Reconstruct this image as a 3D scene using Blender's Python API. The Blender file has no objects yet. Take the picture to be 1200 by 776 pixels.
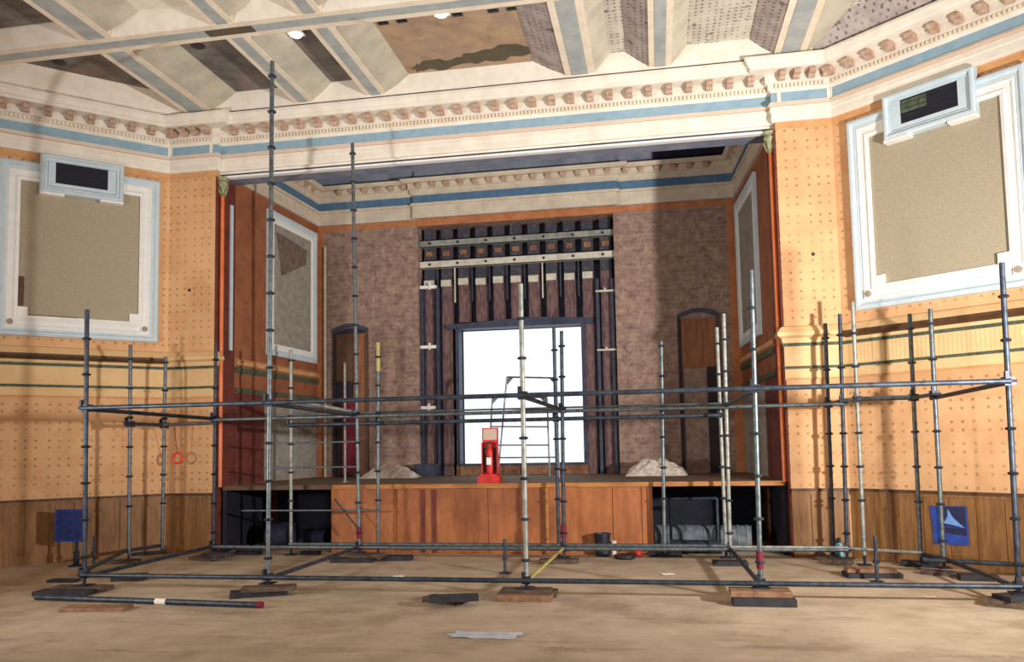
import bpy, bmesh, math, random
from mathutils import Vector, Matrix
random.seed(7)
C = bpy.context.scene.collection
sc = bpy.context.scene

# ------------------------------------------------------------------ camera
F_PX, PX, PY, CAM_H = 940.4, 600.0, 450.0, 1.5
PITCH, ROLL, YAW = 0.0752, -0.01822, 0.17844

def _rz(v, a):
    return Vector((v[0]*math.cos(a)-v[1]*math.sin(a), v[0]*math.sin(a)+v[1]*math.cos(a), v[2]))
_f = Vector((0, math.cos(PITCH), math.sin(PITCH)))
_u = Vector((0, -math.sin(PITCH), math.cos(PITCH)))
_r = Vector((1, 0, 0))
_r2 = _r*math.cos(ROLL)+_u*math.sin(ROLL)
_u2 = -_r*math.sin(ROLL)+_u*math.cos(ROLL)
RV, UV, FV = _rz(_r2, YAW), _rz(_u2, YAW), _rz(_f, YAW)
CAMP = Vector((0, 0, CAM_H))
cam = bpy.data.cameras.new('camera')
cam.sensor_width = 36.0
cam.sensor_fit = 'HORIZONTAL'
cam.lens = F_PX/1200*36
cam.shift_x = 0.0
cam.shift_y = (PY-388.0)/1200
cam.clip_end = 200
camo = bpy.data.objects.new('camera', cam)
C.objects.link(camo)
m = Matrix.Identity(4)
for i in range(3):
    m[i][0], m[i][1], m[i][2], m[i][3] = RV[i], UV[i], -FV[i], CAMP[i]
camo.matrix_world = m
sc.camera = camo

# ------------------------------------------------------------------ light
sc.view_settings.view_transform = 'Standard'
sc.view_settings.look = 'None'
sc.view_settings.gamma = 1.0
sc.view_settings.use_curve_mapping = False
sc.view_settings.exposure = 0.0
world = bpy.data.worlds.new('daylight')
sc.world = world
world.use_nodes = True
world.node_tree.nodes['Background'].inputs[0].default_value = (0.90, 0.945, 1.0, 1)
world.node_tree.nodes['Background'].inputs[1].default_value = 1.3

def flood(name, loc, target, power, size, col):
    l = bpy.data.lights.new(name, 'AREA')
    l.energy = power; l.shape = 'DISK'; l.size = size; l.color = col; l.spread = math.radians(115)
    o = bpy.data.objects.new(name, l)
    C.objects.link(o)
    o.location = loc
    o.rotation_euler = (Vector(target)-Vector(loc)).to_track_quat('-Z', 'Y').to_euler()
    return o
# two work floodlights standing in the hall behind the photographer
flood('flood_lamp_left', (-7.9, 4.4, 1.6), (-0.5, 10.5, 4.6), 130, 0.4, (1.0, 0.975, 0.94))
flood('flood_lamp_right', (4.7, 4.6, 2.0), (-2.5, 12, 4.4), 390, 0.30, (1.0, 0.975, 0.94))

def ray(x, y):
    return FV+RV*((x-PX)/F_PX)-UV*((y-PY)/F_PX)
def at(x, y, Y):
    """point seen at photograph pixel (x, y) standing at depth Y"""
    d = ray(x, y); return CAMP+d*(Y/d.y)
def on(x, y, Z):
    """point seen at photograph pixel (x, y) lying at height Z"""
    d = ray(x, y); return CAMP+d*((Z-CAM_H)/d.z)

# ------------------------------------------------------------------ materials
MATS = {}
def nd(nt, typ, **kw):
    n = nt.nodes.new(typ)
    for k, v in kw.items():
        setattr(n, k, v)
    return n
def mth(nt, op, a, b=None, c=None):
    n = nt.nodes.new('ShaderNodeMath'); n.operation = op
    for i, v in enumerate((a, b, c)):
        if v is None: continue
        if isinstance(v, (int, float)): n.inputs[i].default_value = v
        else: nt.links.new(v, n.inputs[i])
    return n.outputs[0]
def mix(nt, fac, a, b):
    n = nt.nodes.new('ShaderNodeMix'); n.data_type = 'RGBA'
    if isinstance(fac, (int, float)): n.inputs[0].default_value = fac
    else: nt.links.new(fac, n.inputs[0])
    for s, v in ((6, a), (7, b)):
        if isinstance(v, tuple): n.inputs[s].default_value = (*v[:3], 1)
        else: nt.links.new(v, n.inputs[s])
    return n.outputs[2]
def lin(r, g, b):
    f = lambda c: ((c/255)/12.92 if c/255 <= .04045 else ((c/255+.055)/1.055)**2.4)
    return (f(r), f(g), f(b))
def noise(nt, scale, detail=4, rough=.6, vec=None, stretch=None):
    n = nd(nt, 'ShaderNodeTexNoise')
    n.inputs['Scale'].default_value = scale
    n.inputs['Detail'].default_value = detail
    n.inputs['Roughness'].default_value = rough
    if vec is None:
        tc = nd(nt, 'ShaderNodeNewGeometry'); vec = tc.outputs['Position']
    if stretch:
        mp = nd(nt, 'ShaderNodeMapping'); mp.inputs['Scale'].default_value = stretch
        nt.links.new(vec, mp.inputs[0]); vec = mp.outputs[0]
    nt.links.new(vec, n.inputs['Vector'])
    return n.outputs[0]
def ramp(nt, fac, lo, hi):
    n = nd(nt, 'ShaderNodeMapRange'); n.clamp = True
    nt.links.new(fac, n.inputs[0]); n.inputs[1].default_value = lo; n.inputs[2].default_value = hi
    return n.outputs[0]
def mat(name, col, col2=None, scale=6, lo=.4, hi=.62, rough=.75, metal=0.0, bump=0.0, bscale=40, stretch=None, extra=None, emit=None):
    m = bpy.data.materials.new(name); m.use_nodes = True
    nt = m.node_tree; b = nt.nodes['Principled BSDF']
    b.inputs['Roughness'].default_value = rough; b.inputs['Metallic'].default_value = metal
    c = tuple(col)
    if col2 is not None:
        c = mix(nt, ramp(nt, noise(nt, scale, stretch=stretch), lo, hi), c, tuple(col2))
    if extra: c = extra(nt, c)
    if isinstance(c, tuple): b.inputs['Base Color'].default_value = (*c, 1)
    else: nt.links.new(c, b.inputs['Base Color'])
    if bump:
        bn = nd(nt, 'ShaderNodeBump'); bn.inputs['Strength'].default_value = bump; bn.inputs['Distance'].default_value = .02
        nt.links.new(noise(nt, bscale), bn.inputs['Height']); nt.links.new(bn.outputs[0], b.inputs['Normal'])
    if emit:
        b.inputs['Emission Color'].default_value = (*emit[0], 1); b.inputs['Emission Strength'].default_value = emit[1]
    MATS[name] = m
    return m
def uvxy(nt):
    u = nd(nt, 'ShaderNodeUVMap'); s = nd(nt, 'ShaderNodeSeparateXYZ'); nt.links.new(u.outputs[0], s.inputs[0])
    return s.outputs[0], s.outputs[1]
def dots(nt, x, y, px, py, xs, ys, r):
    """mask of round holes at offsets xs, ys in a cell px by py"""
    fx = mth(nt, 'FLOORED_MODULO', x, px); fy = mth(nt, 'FLOORED_MODULO', y, py)
    dx = None
    for v in xs:
        d = mth(nt, 'ABSOLUTE', mth(nt, 'SUBTRACT', fx, v)); dx = d if dx is None else mth(nt, 'MINIMUM', dx, d)
    dy = None
    for v in ys:
        d = mth(nt, 'ABSOLUTE', mth(nt, 'SUBTRACT', fy, v)); dy = d if dy is None else mth(nt, 'MINIMUM', dy, d)
    d2 = mth(nt, 'ADD', mth(nt, 'MULTIPLY', dx, dx), mth(nt, 'MULTIPLY', dy, dy))
    return mth(nt, 'LESS_THAN', d2, r*r)
def tile_extra(hole, amount):
    def f(nt, c):
        x, y = uvxy(nt)
        k = dots(nt, x, y, .40, .25, (.07, .19, .31), (.07, .165), .0175)
        k2 = ramp(nt, noise(nt, 2.2), .35, .6)
        return mix(nt, mth(nt, 'MULTIPLY', mth(nt, 'MULTIPLY', k, amount), mth(nt, 'ADD', .45, mth(nt, 'MULTIPLY', k2, .55))), c, hole)
    return f
mat('tile_ochre', lin(222, 174, 126), lin(212, 160, 112), 3, rough=.8, extra=tile_extra(lin(120, 84, 52), .62))
mat('ochre_plain', lin(222, 182, 128), lin(228, 192, 140), 4, rough=.75)
mat('ochre_deep', lin(212, 160, 108), lin(200, 144, 92), 5, rough=.75)
mat('cream', lin(238, 226, 204), lin(228, 212, 190), 5, rough=.7)
mat('cream_white', lin(236, 228, 214), lin(226, 216, 200), 5, rough=.7)
mat('pink_line', lin(226, 198, 178), None, rough=.7)
mat('blue_frieze', lin(146, 174, 190), lin(134, 164, 182), 8, rough=.7)
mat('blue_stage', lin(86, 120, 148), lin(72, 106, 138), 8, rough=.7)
mat('bracket', lin(196, 168, 146), lin(168, 136, 116), 12, rough=.7)
mat('frame_white', lin(240, 238, 232), lin(230, 230, 226), 5, rough=.55)
mat('frame_blue', lin(202, 216, 222), lin(192, 208, 216), 6, rough=.55)
mat('panel_felt', lin(172, 160, 136), lin(162, 150, 127), 40, rough=.95, bump=.15, bscale=200)
mat('grey_felt', lin(160, 152, 140), lin(140, 132, 122), 9, rough=.95)
mat('green_line', lin(86, 96, 72), lin(60, 70, 56), 20, rough=.7)
mat('rosette', lin(176, 158, 146), lin(150, 130, 120), 30, rough=.7)
mat('void_shade', lin(16, 17, 30), lin(24, 24, 40), 9, rough=.8)  # near-black colour stands in for the shade inside openings
mat('wainscot', lin(150, 104, 54), lin(116, 76, 36), 5, .35, .68, rough=.55, stretch=(5, 5, .6))
mat('wainscot_dark', lin(92, 58, 30), lin(70, 44, 24), 8, rough=.55)
def ply_extra(nt, c):
    return mix(nt, mth(nt, 'MULTIPLY', ramp(nt, noise(nt, 1.3), .48, .6), .45), c, lin(104, 56, 30))
mat('plywood', lin(172, 104, 56), lin(146, 84, 44), 4, .35, .68, rough=.65, stretch=(3, 3, .7), extra=ply_extra)
mat('stage_boards', lin(126, 100, 76), lin(100, 78, 60), 5, rough=.8, stretch=(.5, 4, 4))
mat('wood_lip', lin(180, 120, 60), lin(150, 96, 48), 6, rough=.7, stretch=(.5, 4, 4))
def floor_extra(nt, c):
    k = ramp(nt, noise(nt, .9, 5, .65), .5, .66)
    c = mix(nt, mth(nt, 'MULTIPLY', k, .55), c, lin(132, 108, 84))
    k = ramp(nt, noise(nt, 1.6, 6, .7, stretch=(.35, 2.2, 1)), .56, .68)
    c = mix(nt, mth(nt, 'MULTIPLY', k, .55), c, lin(112, 92, 72))
    k = ramp(nt, noise(nt, 16, 3), .62, .7)
    return mix(nt, mth(nt, 'MULTIPLY', k, .35), c, lin(214, 200, 178))
mat('floor_dusty', lin(196, 177, 152), lin(178, 159, 134), 2.2, rough=.85, bump=.12, bscale=30, extra=floor_extra)
def brick_extra(nt, c):
    x, y = uvxy(nt)
    bt = nd(nt, 'ShaderNodeTexBrick')
    cb = nd(nt, 'ShaderNodeCombineXYZ'); nt.links.new(x, cb.inputs[0]); nt.links.new(y, cb.inputs[1])
    nt.links.new(cb.outputs[0], bt.inputs['Vector'])
    bt.inputs['Scale'].default_value = 1.0
    bt.inputs['Brick Width'].default_value = .23; bt.inputs['Row Height'].default_value = .08
    bt.inputs['Mortar Size'].default_value = .008
    bt.inputs['Color1'].default_value = (*lin(156, 122, 98), 1); bt.inputs['Color2'].default_value = (*lin(110, 82, 74), 1)
    bt.inputs['Mortar'].default_value = (*lin(150, 132, 116), 1)
    c2 = mix(nt, .35, c, bt.outputs[0])
    k = ramp(nt, noise(nt, 11, 6, .75), .54, .66)
    c2 = mix(nt, mth(nt, 'MULTIPLY', k, .7), c2, lin(72, 52, 52))
    k = ramp(nt, noise(nt, 6, 6, .8), .52, .66)
    return mix(nt, mth(nt, 'MULTIPLY', k, .6), c2, lin(190, 170, 148))
mat('brick', lin(164, 136, 120), lin(126, 98, 92), 7, rough=.9, bump=.5, bscale=14, extra=brick_extra)
mat('stage_red', lin(154, 94, 60), lin(136, 80, 52), 4, rough=.8)
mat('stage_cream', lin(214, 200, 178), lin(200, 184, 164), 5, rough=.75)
mat('torn_brown', lin(124, 106, 92), lin(100, 84, 74), 9, rough=.9)
mat('stage_strip', lin(188, 120, 76), lin(170, 102, 62), 5, rough=.8)
mat('upper_dark', lin(56, 58, 70), lin(92, 82, 80), 10, .5, .66, rough=.9)
mat('stage_maroon', lin(112, 50, 40), lin(92, 40, 34), 6, rough=.8)
mat('bead_orange', lin(222, 120, 66), lin(206, 104, 52), 6, rough=.4)
mat('capital_green', lin(170, 172, 128), lin(110, 116, 84), 22, rough=.7)
mat('stage_ceiling', lin(132, 136, 150), lin(112, 116, 132), 3, rough=.9)
mat('stage_ceiling_dark', lin(34, 34, 64), lin(26, 26, 48), 5, rough=.9)
mat('galv', lin(112, 120, 122), lin(82, 92, 98), 18, rough=.45, metal=.6)
mat('galv_dark', lin(66, 76, 86), lin(44, 50, 64), 14, rough=.5, metal=.5)
mat('galv_pale', lin(158, 158, 148), lin(122, 126, 122), 14, rough=.5, metal=.3)
mat('coupler_steel', lin(52, 54, 66), lin(38, 40, 50), 20, rough=.5, metal=.5)
mat('yellow_tape', lin(184, 172, 92), lin(150, 142, 92), 12, rough=.6)
mat('red_paint', lin(206, 40, 32), lin(176, 28, 26), 8, rough=.45)
mat('sign_cream', lin(196, 168, 152), None, rough=.6)
mat('white_paint', lin(232, 228, 220), None, rough=.5)
mat('black_plastic', lin(26, 28, 40), None, rough=.5)
mat('sole_timber', lin(104, 84, 66), lin(66, 52, 46), 9, rough=.85, stretch=(1, 3, 3))
mat('sole_timber_orange', lin(150, 112, 82), lin(118, 84, 62), 9, rough=.8)
mat('sole_dark', lin(52, 48, 52), lin(36, 34, 40), 9, rough=.85)
mat('board_blue', lin(34, 62, 132), lin(24, 44, 100), 10, rough=.5)
mat('poster_blue', lin(36, 74, 168), lin(28, 58, 140), 8, rough=.5)
mat('poster_navy', lin(18, 24, 70), None, rough=.5)
mat('poster_light', lin(120, 164, 226), lin(92, 140, 214), 12, rough=.5)
mat('rust_column', lin(124, 94, 90), lin(84, 62, 68), 7, rough=.8, stretch=(3, 3, .8))
mat('rust_plain', lin(150, 104, 72), lin(110, 76, 58), 10, rough=.8)
mat('steel_channel', lin(150, 150, 140), lin(120, 122, 118), 8, rough=.6)
mat('steel_channel_pale', lin(206, 200, 182), lin(182, 176, 160), 8, rough=.6)
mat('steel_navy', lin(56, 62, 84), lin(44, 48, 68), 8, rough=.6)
mat('rubble', lin(216, 204, 190), lin(180, 164, 150), 12, rough=.95, bump=.5, bscale=30)
mat('tarp', lin(120, 126, 132), lin(88, 92, 100), 8, rough=.8)
mat('tarp_dark', lin(40, 44, 66), lin(26, 28, 44), 8, rough=.8)
mat('door_timber', lin(150, 92, 52), lin(120, 70, 42), 5, rough=.6, stretch=(4, 4, .5))
mat('door_dark', lin(40, 24, 34), lin(28, 18, 26), 6, rough=.7)
mat('maroon_cloth', lin(110, 20, 40), None, rough=.8)
mat('coffer_brown', lin(166, 142, 120), lin(182, 152, 120), 3.5, rough=.9, bump=.2, bscale=20,
    extra=lambda nt, c: mix(nt, mth(nt, 'MULTIPLY', ramp(nt, noise(nt, 2.4, 6, .7), .5, .62), .45), c, lin(136, 108, 86)))
mat('coffer_scar', lin(84, 80, 62), lin(100, 84, 66), 8, rough=.95)
mat('coffer_dark', lin(128, 122, 114), lin(98, 92, 88), 3, rough=.95, bump=.2, bscale=20,
    extra=lambda nt, c: mix(nt, mth(nt, 'MULTIPLY', ramp(nt, noise(nt, 2.0, 6, .7), .52, .6), .55), c, lin(138, 112, 96)))
def perf_extra(nt, c):
    g = nd(nt, 'ShaderNodeNewGeometry'); s = nd(nt, 'ShaderNodeSeparateXYZ'); nt.links.new(g.outputs['Position'], s.inputs[0])
    k = dots(nt, s.outputs[0], s.outputs[1], .24, .16, (.05, .13, .2), (.05, .12), .016)
    k = mth(nt, 'MULTIPLY', k, ramp(nt, noise(nt, 3), .36, .5))
    c = mix(nt, mth(nt, 'MULTIPLY', k, .75), c, lin(80, 76, 72))
    k = ramp(nt, noise(nt, 4.0, 5, .6), .62, .66)
    return mix(nt, mth(nt, 'MULTIPLY', k, .8), c, lin(104, 88, 64))
mat('coffer_perforated', lin(212, 206, 190), lin(194, 188, 176), 3, rough=.9, extra=perf_extra)
mat('beam_slope', lin(200, 194, 174), lin(180, 174, 158), 3, rough=.85)
mat('beam_slope_worn_shaded', lin(186, 174, 168), lin(164, 150, 148), 5, rough=.9, extra=perf_extra)  # purple-grey puts shade into the colour; holes and stains are its own
mat('inlay_grey', lin(176, 181, 178), lin(156, 164, 164), 4, rough=.8)
mat('lamp_glow', (1, 1, 1), None, emit=((1, .98, .95), 6.0))
mat('paper', lin(236, 226, 210), None, rough=.8)
mat('plastic_clear', lin(206, 212, 220), lin(176, 184, 196), 10, rough=.35)
mat('cyan_plastic', lin(120, 190, 214), None, rough=.4)
mat('tape_red', lin(230, 60, 44), None, rough=.5)

# ------------------------------------------------------------------ mesh helpers
class MB:
    def __init__(s): s.v = []; s.f = []; s.uv = None
    def add(s, vs, fs):
        o = len(s.v); s.v += [Vector(v) for v in vs]; s.f += [tuple(i+o for i in f) for f in fs]; return s
    def box(s, a, b, R=None, c=None):
        x0, y0, z0 = a; x1, y1, z1 = b
        vs = [Vector(p) for p in ((x0,y0,z0),(x1,y0,z0),(x1,y1,z0),(x0,y1,z0),(x0,y0,z1),(x1,y0,z1),(x1,y1,z1),(x0,y1,z1))]
        if R is not None: vs = [R @ v for v in vs]
        if c is not None: vs = [v+Vector(c) for v in vs]
        return s.add(vs, ((0,3,2,1),(4,5,6,7),(0,1,5,4),(1,2,6,5),(2,3,7,6),(3,0,4,7)))
    def wbox(s, W, u0, u1, n0, n1, z0, z1):
        return s.add([W(u,n,z) for z in (z0,z1) for (u,n) in ((u0,n0),(u1,n0),(u1,n1),(u0,n1))], ((0,3,2,1),(4,5,6,7),(0,1,5,4),(1,2,6,5),(2,3,7,6),(3,0,4,7)))
    def tube(s, p, q, r, n=8, r2=None, caps=True):
        p = Vector(p); q = Vector(q); d = (q-p).normalized(); r2 = r if r2 is None else r2
        a = d.orthogonal().normalized(); b = d.cross(a)
        vs = []
        for c, rr in ((p, r), (q, r2)):
            vs += [c+(a*math.cos(2*math.pi*i/n)+b*math.sin(2*math.pi*i/n))*rr for i in range(n)]
        fs = [(i, (i+1) % n, n+(i+1) % n, n+i) for i in range(n)]
        if caps: fs += [tuple(range(n-1, -1, -1)), tuple(range(n, 2*n))]
        return s.add(vs, fs)
    def path(s, pts, r, n=8):
        for i in range(len(pts)-1): s.tube(pts[i], pts[i+1], r, n)
        return s
    def lathe(s, prof, c=(0,0,0), n=14):
        c = Vector(c); vs = []
        for r, z in prof: vs += [c+Vector((r*math.cos(2*math.pi*i/n), r*math.sin(2*math.pi*i/n), z)) for i in range(n)]
        fs = []
        for k in range(len(prof)-1):
            fs += [(k*n+i, k*n+(i+1) % n, (k+1)*n+(i+1) % n, (k+1)*n+i) for i in range(n)]
        fs += [tuple(range(n-1, -1, -1)), tuple((len(prof)-1)*n+i for i in range(n))]
        return s.add(vs, fs)
    def prism(s, poly, ext):
        n = len(poly); ext = Vector(ext); poly = [Vector(p) for p in poly]
        return s.add(poly+[p+ext for p in poly], [tuple(range(n-1,-1,-1)), tuple(range(n,2*n))]+[(i,(i+1)%n,n+(i+1)%n,n+i) for i in range(n)])
    def sweep(s, path, prof, closed=False):
        """sweep profile [(n, z)] along plan path [(x, y)] with mitred corners; n is offset to the right of the path"""
        P = [Vector((p[0], p[1])) for p in path]; N = len(P); rows = []
        for i in range(N):
            nb = []
            if closed or i > 0: d = (P[i]-P[i-1]).normalized(); nb.append(Vector((d.y, -d.x)))
            if closed or i < N-1: d = (P[(i+1) % N]-P[i]).normalized(); nb.append(Vector((d.y, -d.x)))
            if len(nb) == 2:
                mm = (nb[0]+nb[1]); mm = mm/ (mm.length_squared/2) if mm.length > 1e-6 else nb[0]
            else: mm = nb[0]
            rows.append([Vector((P[i].x+mm.x*n, P[i].y+mm.y*n, z)) for n, z in prof])
        k = len(prof); vs = [v for r in rows for v in r]; fs = []
        for i in range(N if closed else N-1):
            j = (i+1) % N
            fs += [(i*k+a, j*k+a, j*k+(a+1) % k, i*k+(a+1) % k) for a in range(k)]
        if not closed: fs += [tuple(range(k)), tuple((N-1)*k+a for a in reversed(range(k)))]
        return s.add(vs, fs)
    def ring(s, W, rect, prof):
        """mitred frame: rect (u0,u1,z0,z1); prof [(inset, n)] closed loop"""
        u0, u1, z0, z1 = rect; k = len(prof); vs = []
        for su, sz in ((0,0),(1,0),(1,1),(0,1)):
            for ins, n in prof:
                u = u0+ins if su == 0 else u1-ins; z = z0+ins if sz == 0 else z1-ins
                vs.append(W(u, n, z))
        fs = []
        for c in range(4):
            d = (c+1) % 4
            fs += [(c*k+a, d*k+a, d*k+(a+1) % k, c*k+(a+1) % k) for a in range(k)]
        return s.add(vs, fs)

def wloc(o):
    v = Vector((0,0,0))
    while o is not None: v += o.location; o = o.parent
    return v
def build(name, mb, material, parent=None, origin=None, smooth=False, uvf=None):
    vs = mb.v
    if origin is None:
        lo = [min(v[i] for v in vs) for i in range(3)]; hi = [max(v[i] for v in vs) for i in range(3)]
        origin = Vector(((lo[0]+hi[0])/2, (lo[1]+hi[1])/2, lo[2]))
    origin = Vector(origin)
    me = bpy.data.meshes.new(name)
    me.from_pydata([v-origin for v in vs], [], mb.f)
    bm = bmesh.new(); bm.from_mesh(me)
    bmesh.ops.recalc_face_normals(bm, faces=bm.faces)
    if uvf:
        l = bm.loops.layers.uv.new('UVMap')
        for f in bm.faces:
            for lp in f.loops: lp[l].uv = uvf(lp.vert.co+origin)
    bm.to_mesh(me); bm.free()
    if smooth:
        for p in me.polygons: p.use_smooth = True
        try: me.set_sharp_from_angle(angle=math.radians(40))
        except Exception: pass
    me.materials.append(MATS[material])
    o = bpy.data.objects.new(name, me); C.objects.link(o)
    o.parent = parent
    o.location = origin-(wloc(parent) if parent else Vector((0,0,0)))
    return o
def share(name, src, parent, loc, material=None):
    """another object with src's mesh at world location"""
    o = bpy.data.objects.new(name, src.data); C.objects.link(o); o.parent = parent
    o.location = Vector(loc)-(wloc(parent) if parent else Vector((0,0,0)))
    return o
def empty(name, loc):
    o = bpy.data.objects.new(name, None); C.objects.link(o); o.location = loc; o.empty_display_size = .1
    return o
def tag(o, label, cat, group=None):
    o['label'] = label; o['category'] = cat
    if group: o['group'] = group
    return o
def struct(o, label=None):
    o['kind'] = 'structure'
    if label: o['label'] = label
    return o

# ------------------------------------------------------------------ plan of the place
YB, YP = 10.93, 10.82                       # beam face, pier face
CLx, CRx = -7.17, 2.37                      # inner corners of the splayed walls with the piers
AL, AR = math.radians(-43.725), math.radians(41.39)
uL = Vector((-math.cos(AL), math.sin(AL), 0)); nL = Vector((-uL.y, uL.x, 0))
uR = Vector((math.cos(AR), -math.sin(AR), 0)); nR = Vector((uR.y, -uR.x, 0))
CL = Vector((CLx, YP, 0)); CR = Vector((CRx, YP, 0))
WL = lambda u, n, z: CL+uL*u+nL*n+Vector((0,0,z))
WR = lambda u, n, z: CR+uR*u+nR*n+Vector((0,0,z))
WPL = lambda u, n, z: Vector((CLx+u, YP-n, z))
WPR = lambda u, n, z: Vector((CRx-u, YP-n, z))
JL, JR = -6.42, 1.655                       # pier edges at the opening
ULEN = 4.4                                  # length of each splayed wall
Z_BEAM, Z_COR, Z_FLOORS = 5.60, 5.685, 0.96
SLx0, SLx1, SRx0, SRx1, YS0, YS1 = -6.36, -6.2, 1.62, 1.44, 11.3, 14.0
EL = WL(ULEN, 0, 0); ER = WR(ULEN, 0, 0)
YREAR = -9.0

# floor
fl = MB().box((-13, YREAR, -.2), (8, 14.6, 0))
floor = struct(build('floor', fl, 'floor_dusty'), 'dusty tan hall floor with stains')

# splayed walls and piers -------------------------------------------------
def wallbox(name, W, u0, u1, z0, z1, material, label, depth=.3):
    mb = MB().wbox(W, u0, u1, -depth, 0, z0, z1)
    o0 = W(0, 0, 0); du = (W(1, 0, 0)-o0)
    return struct(build(name, mb, material, uvf=lambda c: ((c-o0).dot(du), c.z)), label)
wl = wallbox('wall_left', WL, -.0, ULEN, 0, 6.9, 'tile_ochre', 'splayed left wall of perforated ochre acoustic tile')
wr = wallbox('wall_right', WR, -.0, ULEN, 0, 6.9, 'tile_ochre', 'splayed right wall of perforated ochre acoustic tile')
wpl = struct(build('wall_pier_left', MB().box((CLx-.02, YP, 0), (JL, YS0, 6.9)), 'tile_ochre', uvf=lambda c: (c.x+c.y, c.z)), 'left proscenium pier of perforated ochre tile')
wpr = struct(build('wall_pier_right', MB().box((JR, YP, 0), (CRx+.02, YS0, 6.9)), 'tile_ochre', uvf=lambda c: (c.x+c.y, c.z)), 'right proscenium pier of perforated ochre tile')
# hall side walls behind the camera's field of view
struct(build('wall_side_left', MB().box((EL.x-.3, YREAR, 0), (EL.x, EL.y, 6.9)), 'tile_ochre', uvf=lambda c: (c.y, c.z)))
struct(build('wall_side_right', MB().box((ER.x, YREAR, 0), (ER.x+.3, ER.y, 6.9)), 'tile_ochre', uvf=lambda c: (c.y, c.z)))
# proscenium beam
bm_ = MB().box((JL, YB, Z_BEAM+.02), (JR, YS0, 6.9))
beam = struct(build('wall_proscenium_beam', bm_, 'cream_white'), 'cream proscenium beam spanning the stage opening')
build('edge_strip', MB().box((JL+.1, YB-.035, Z_BEAM-.012), (JR-.08, YB+.06, Z_BEAM+.018)), 'frame_white', beam)
build('soffit', MB().box((JL+.02, YB+.061, Z_BEAM+.004), (JR-.02, YS0, Z_BEAM+.019)), 'stage_ceiling', beam)
build('navy_line', MB().box((JL+.02, YB-.01, Z_BEAM+.02), (JR-.02, YB+.05, Z_BEAM+.05)), 'steel_navy', beam)  # dark blue line of the beam's bottom edge moulding

# cornice ------------------------------------------------------------------
hall_path = [(EL.x, EL.y), (CLx, YP), (JL, YP), (JL, YB), (JR, YB), (JR, YP), (CRx, YP), (ER.x, ER.y)]
# path runs left to right with the room on its right-hand side
cor = build('trim_1', MB().sweep(hall_path, [(0, Z_COR), (.045, Z_COR), (.05, Z_COR+.03), (.05, 5.80), (.065, 5.81), (.065, 5.88), (0, 5.88)]), 'cream_white')
struct(cor, 'cream plaster cornice with brackets and pale blue frieze around the hall')
build('bead', MB().sweep(hall_path, [(0, 5.885), (.085, 5.885), (.085, 5.91), (0, 5.91)]), 'pink_line', cor)
build('bead', MB().sweep(hall_path, [(0, 5.911), (.075, 5.911), (.06, 5.945), (0, 5.945)]), 'cream_white', cor)
build('frieze', MB().sweep(hall_path, [(0, 5.946), (.045, 5.946), (.045, 6.075), (0, 6.075)]), 'blue_frieze', cor)
build('bed_moulding', MB().sweep(hall_path, [(0, 6.076), (.05, 6.076), (.085, 6.11), (.085, 6.17), (.12, 6.18), (.12, 6.285), (0, 6.285)]), 'cream_white', cor)
build('crown_moulding', MB().sweep(hall_path, [(0, 6.286), (.33, 6.286), (.335, 6.32), (.36, 6.335), (.385, 6.39), (.40, 6.40), (.40, 6.435), (.05, 6.47), (0, 6.47)]), 'cream_white', cor)
def blk(W, u, z0, z1, w, n):
    return MB().wbox(W, u-w/2, u+w/2, 0, n, z0, z1)
for W, u in ((WL, .02), (WPL, .035), (WPL, .70), (WPR, .035), (WPR, .66), (WR, .02)):
    build('frieze_stop', blk(W, u, 5.946, 6.076, .05, .056), 'cream_white', cor)

def bracket_proto(W, u, parent, material='bracket', reach=1.0):
    # scrolled modillion: S profile in (n, z), extruded along u
    prof = [(.118, 6.20), (.15, 6.185), (.19, 6.195), (.215, 6.225), (.25, 6.215), (.285, 6.22), (.305, 6.245), (.30, 6.272), (.27, 6.284), (.118, 6.284)]
    mb = MB(); w = .042
    mb.prism([W(u-w, .118+(n-.118)*reach, z) for n, z in prof], W(u+w, 0, 0)-W(u-w, 0, 0))
    return build('modillion', mb, material, parent)
def brackets(W, us, parent, reach=1.0):
    p = bracket_proto(W, us[0], parent, reach=reach); base = W(us[0], 0, 0)
    for u in us[1:]:
        share('modillion', p, parent, wloc(p)+(W(u, 0, 0)-base))
def frange(a, b, step):
    n = int(round((b-a)/step)); return [a+(b-a)*i/n for i in range(n+1)]
WB = lambda u, n, z: Vector((u, YB-n, z))
brackets(WL, frange(.03, ULEN-.1, .262), cor)
brackets(WPL, [.16, .34, .52, .70], cor)
brackets(WB, frange(JL+.33, JR-.30, .262), cor)
brackets(WPR, [.08, .26, .45, .63], cor)
brackets(WR, frange(.10, ULEN-.1, .262), cor)
# dentil course, too small to pick apart
den = MB()
for W, a, b in ((WL, .1, ULEN), (WPL, .1, .74), (WB, JL+.12, JR-.12), (WPR, .1, .7), (WR, .1, ULEN)):
    for u in frange(a, b, .052): den.wbox(W, u-.014, u+.014, .08, .112, 6.115, 6.165)
d = build('dentil_course', den, 'cream', cor); d['kind'] = 'stuff'

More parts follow.
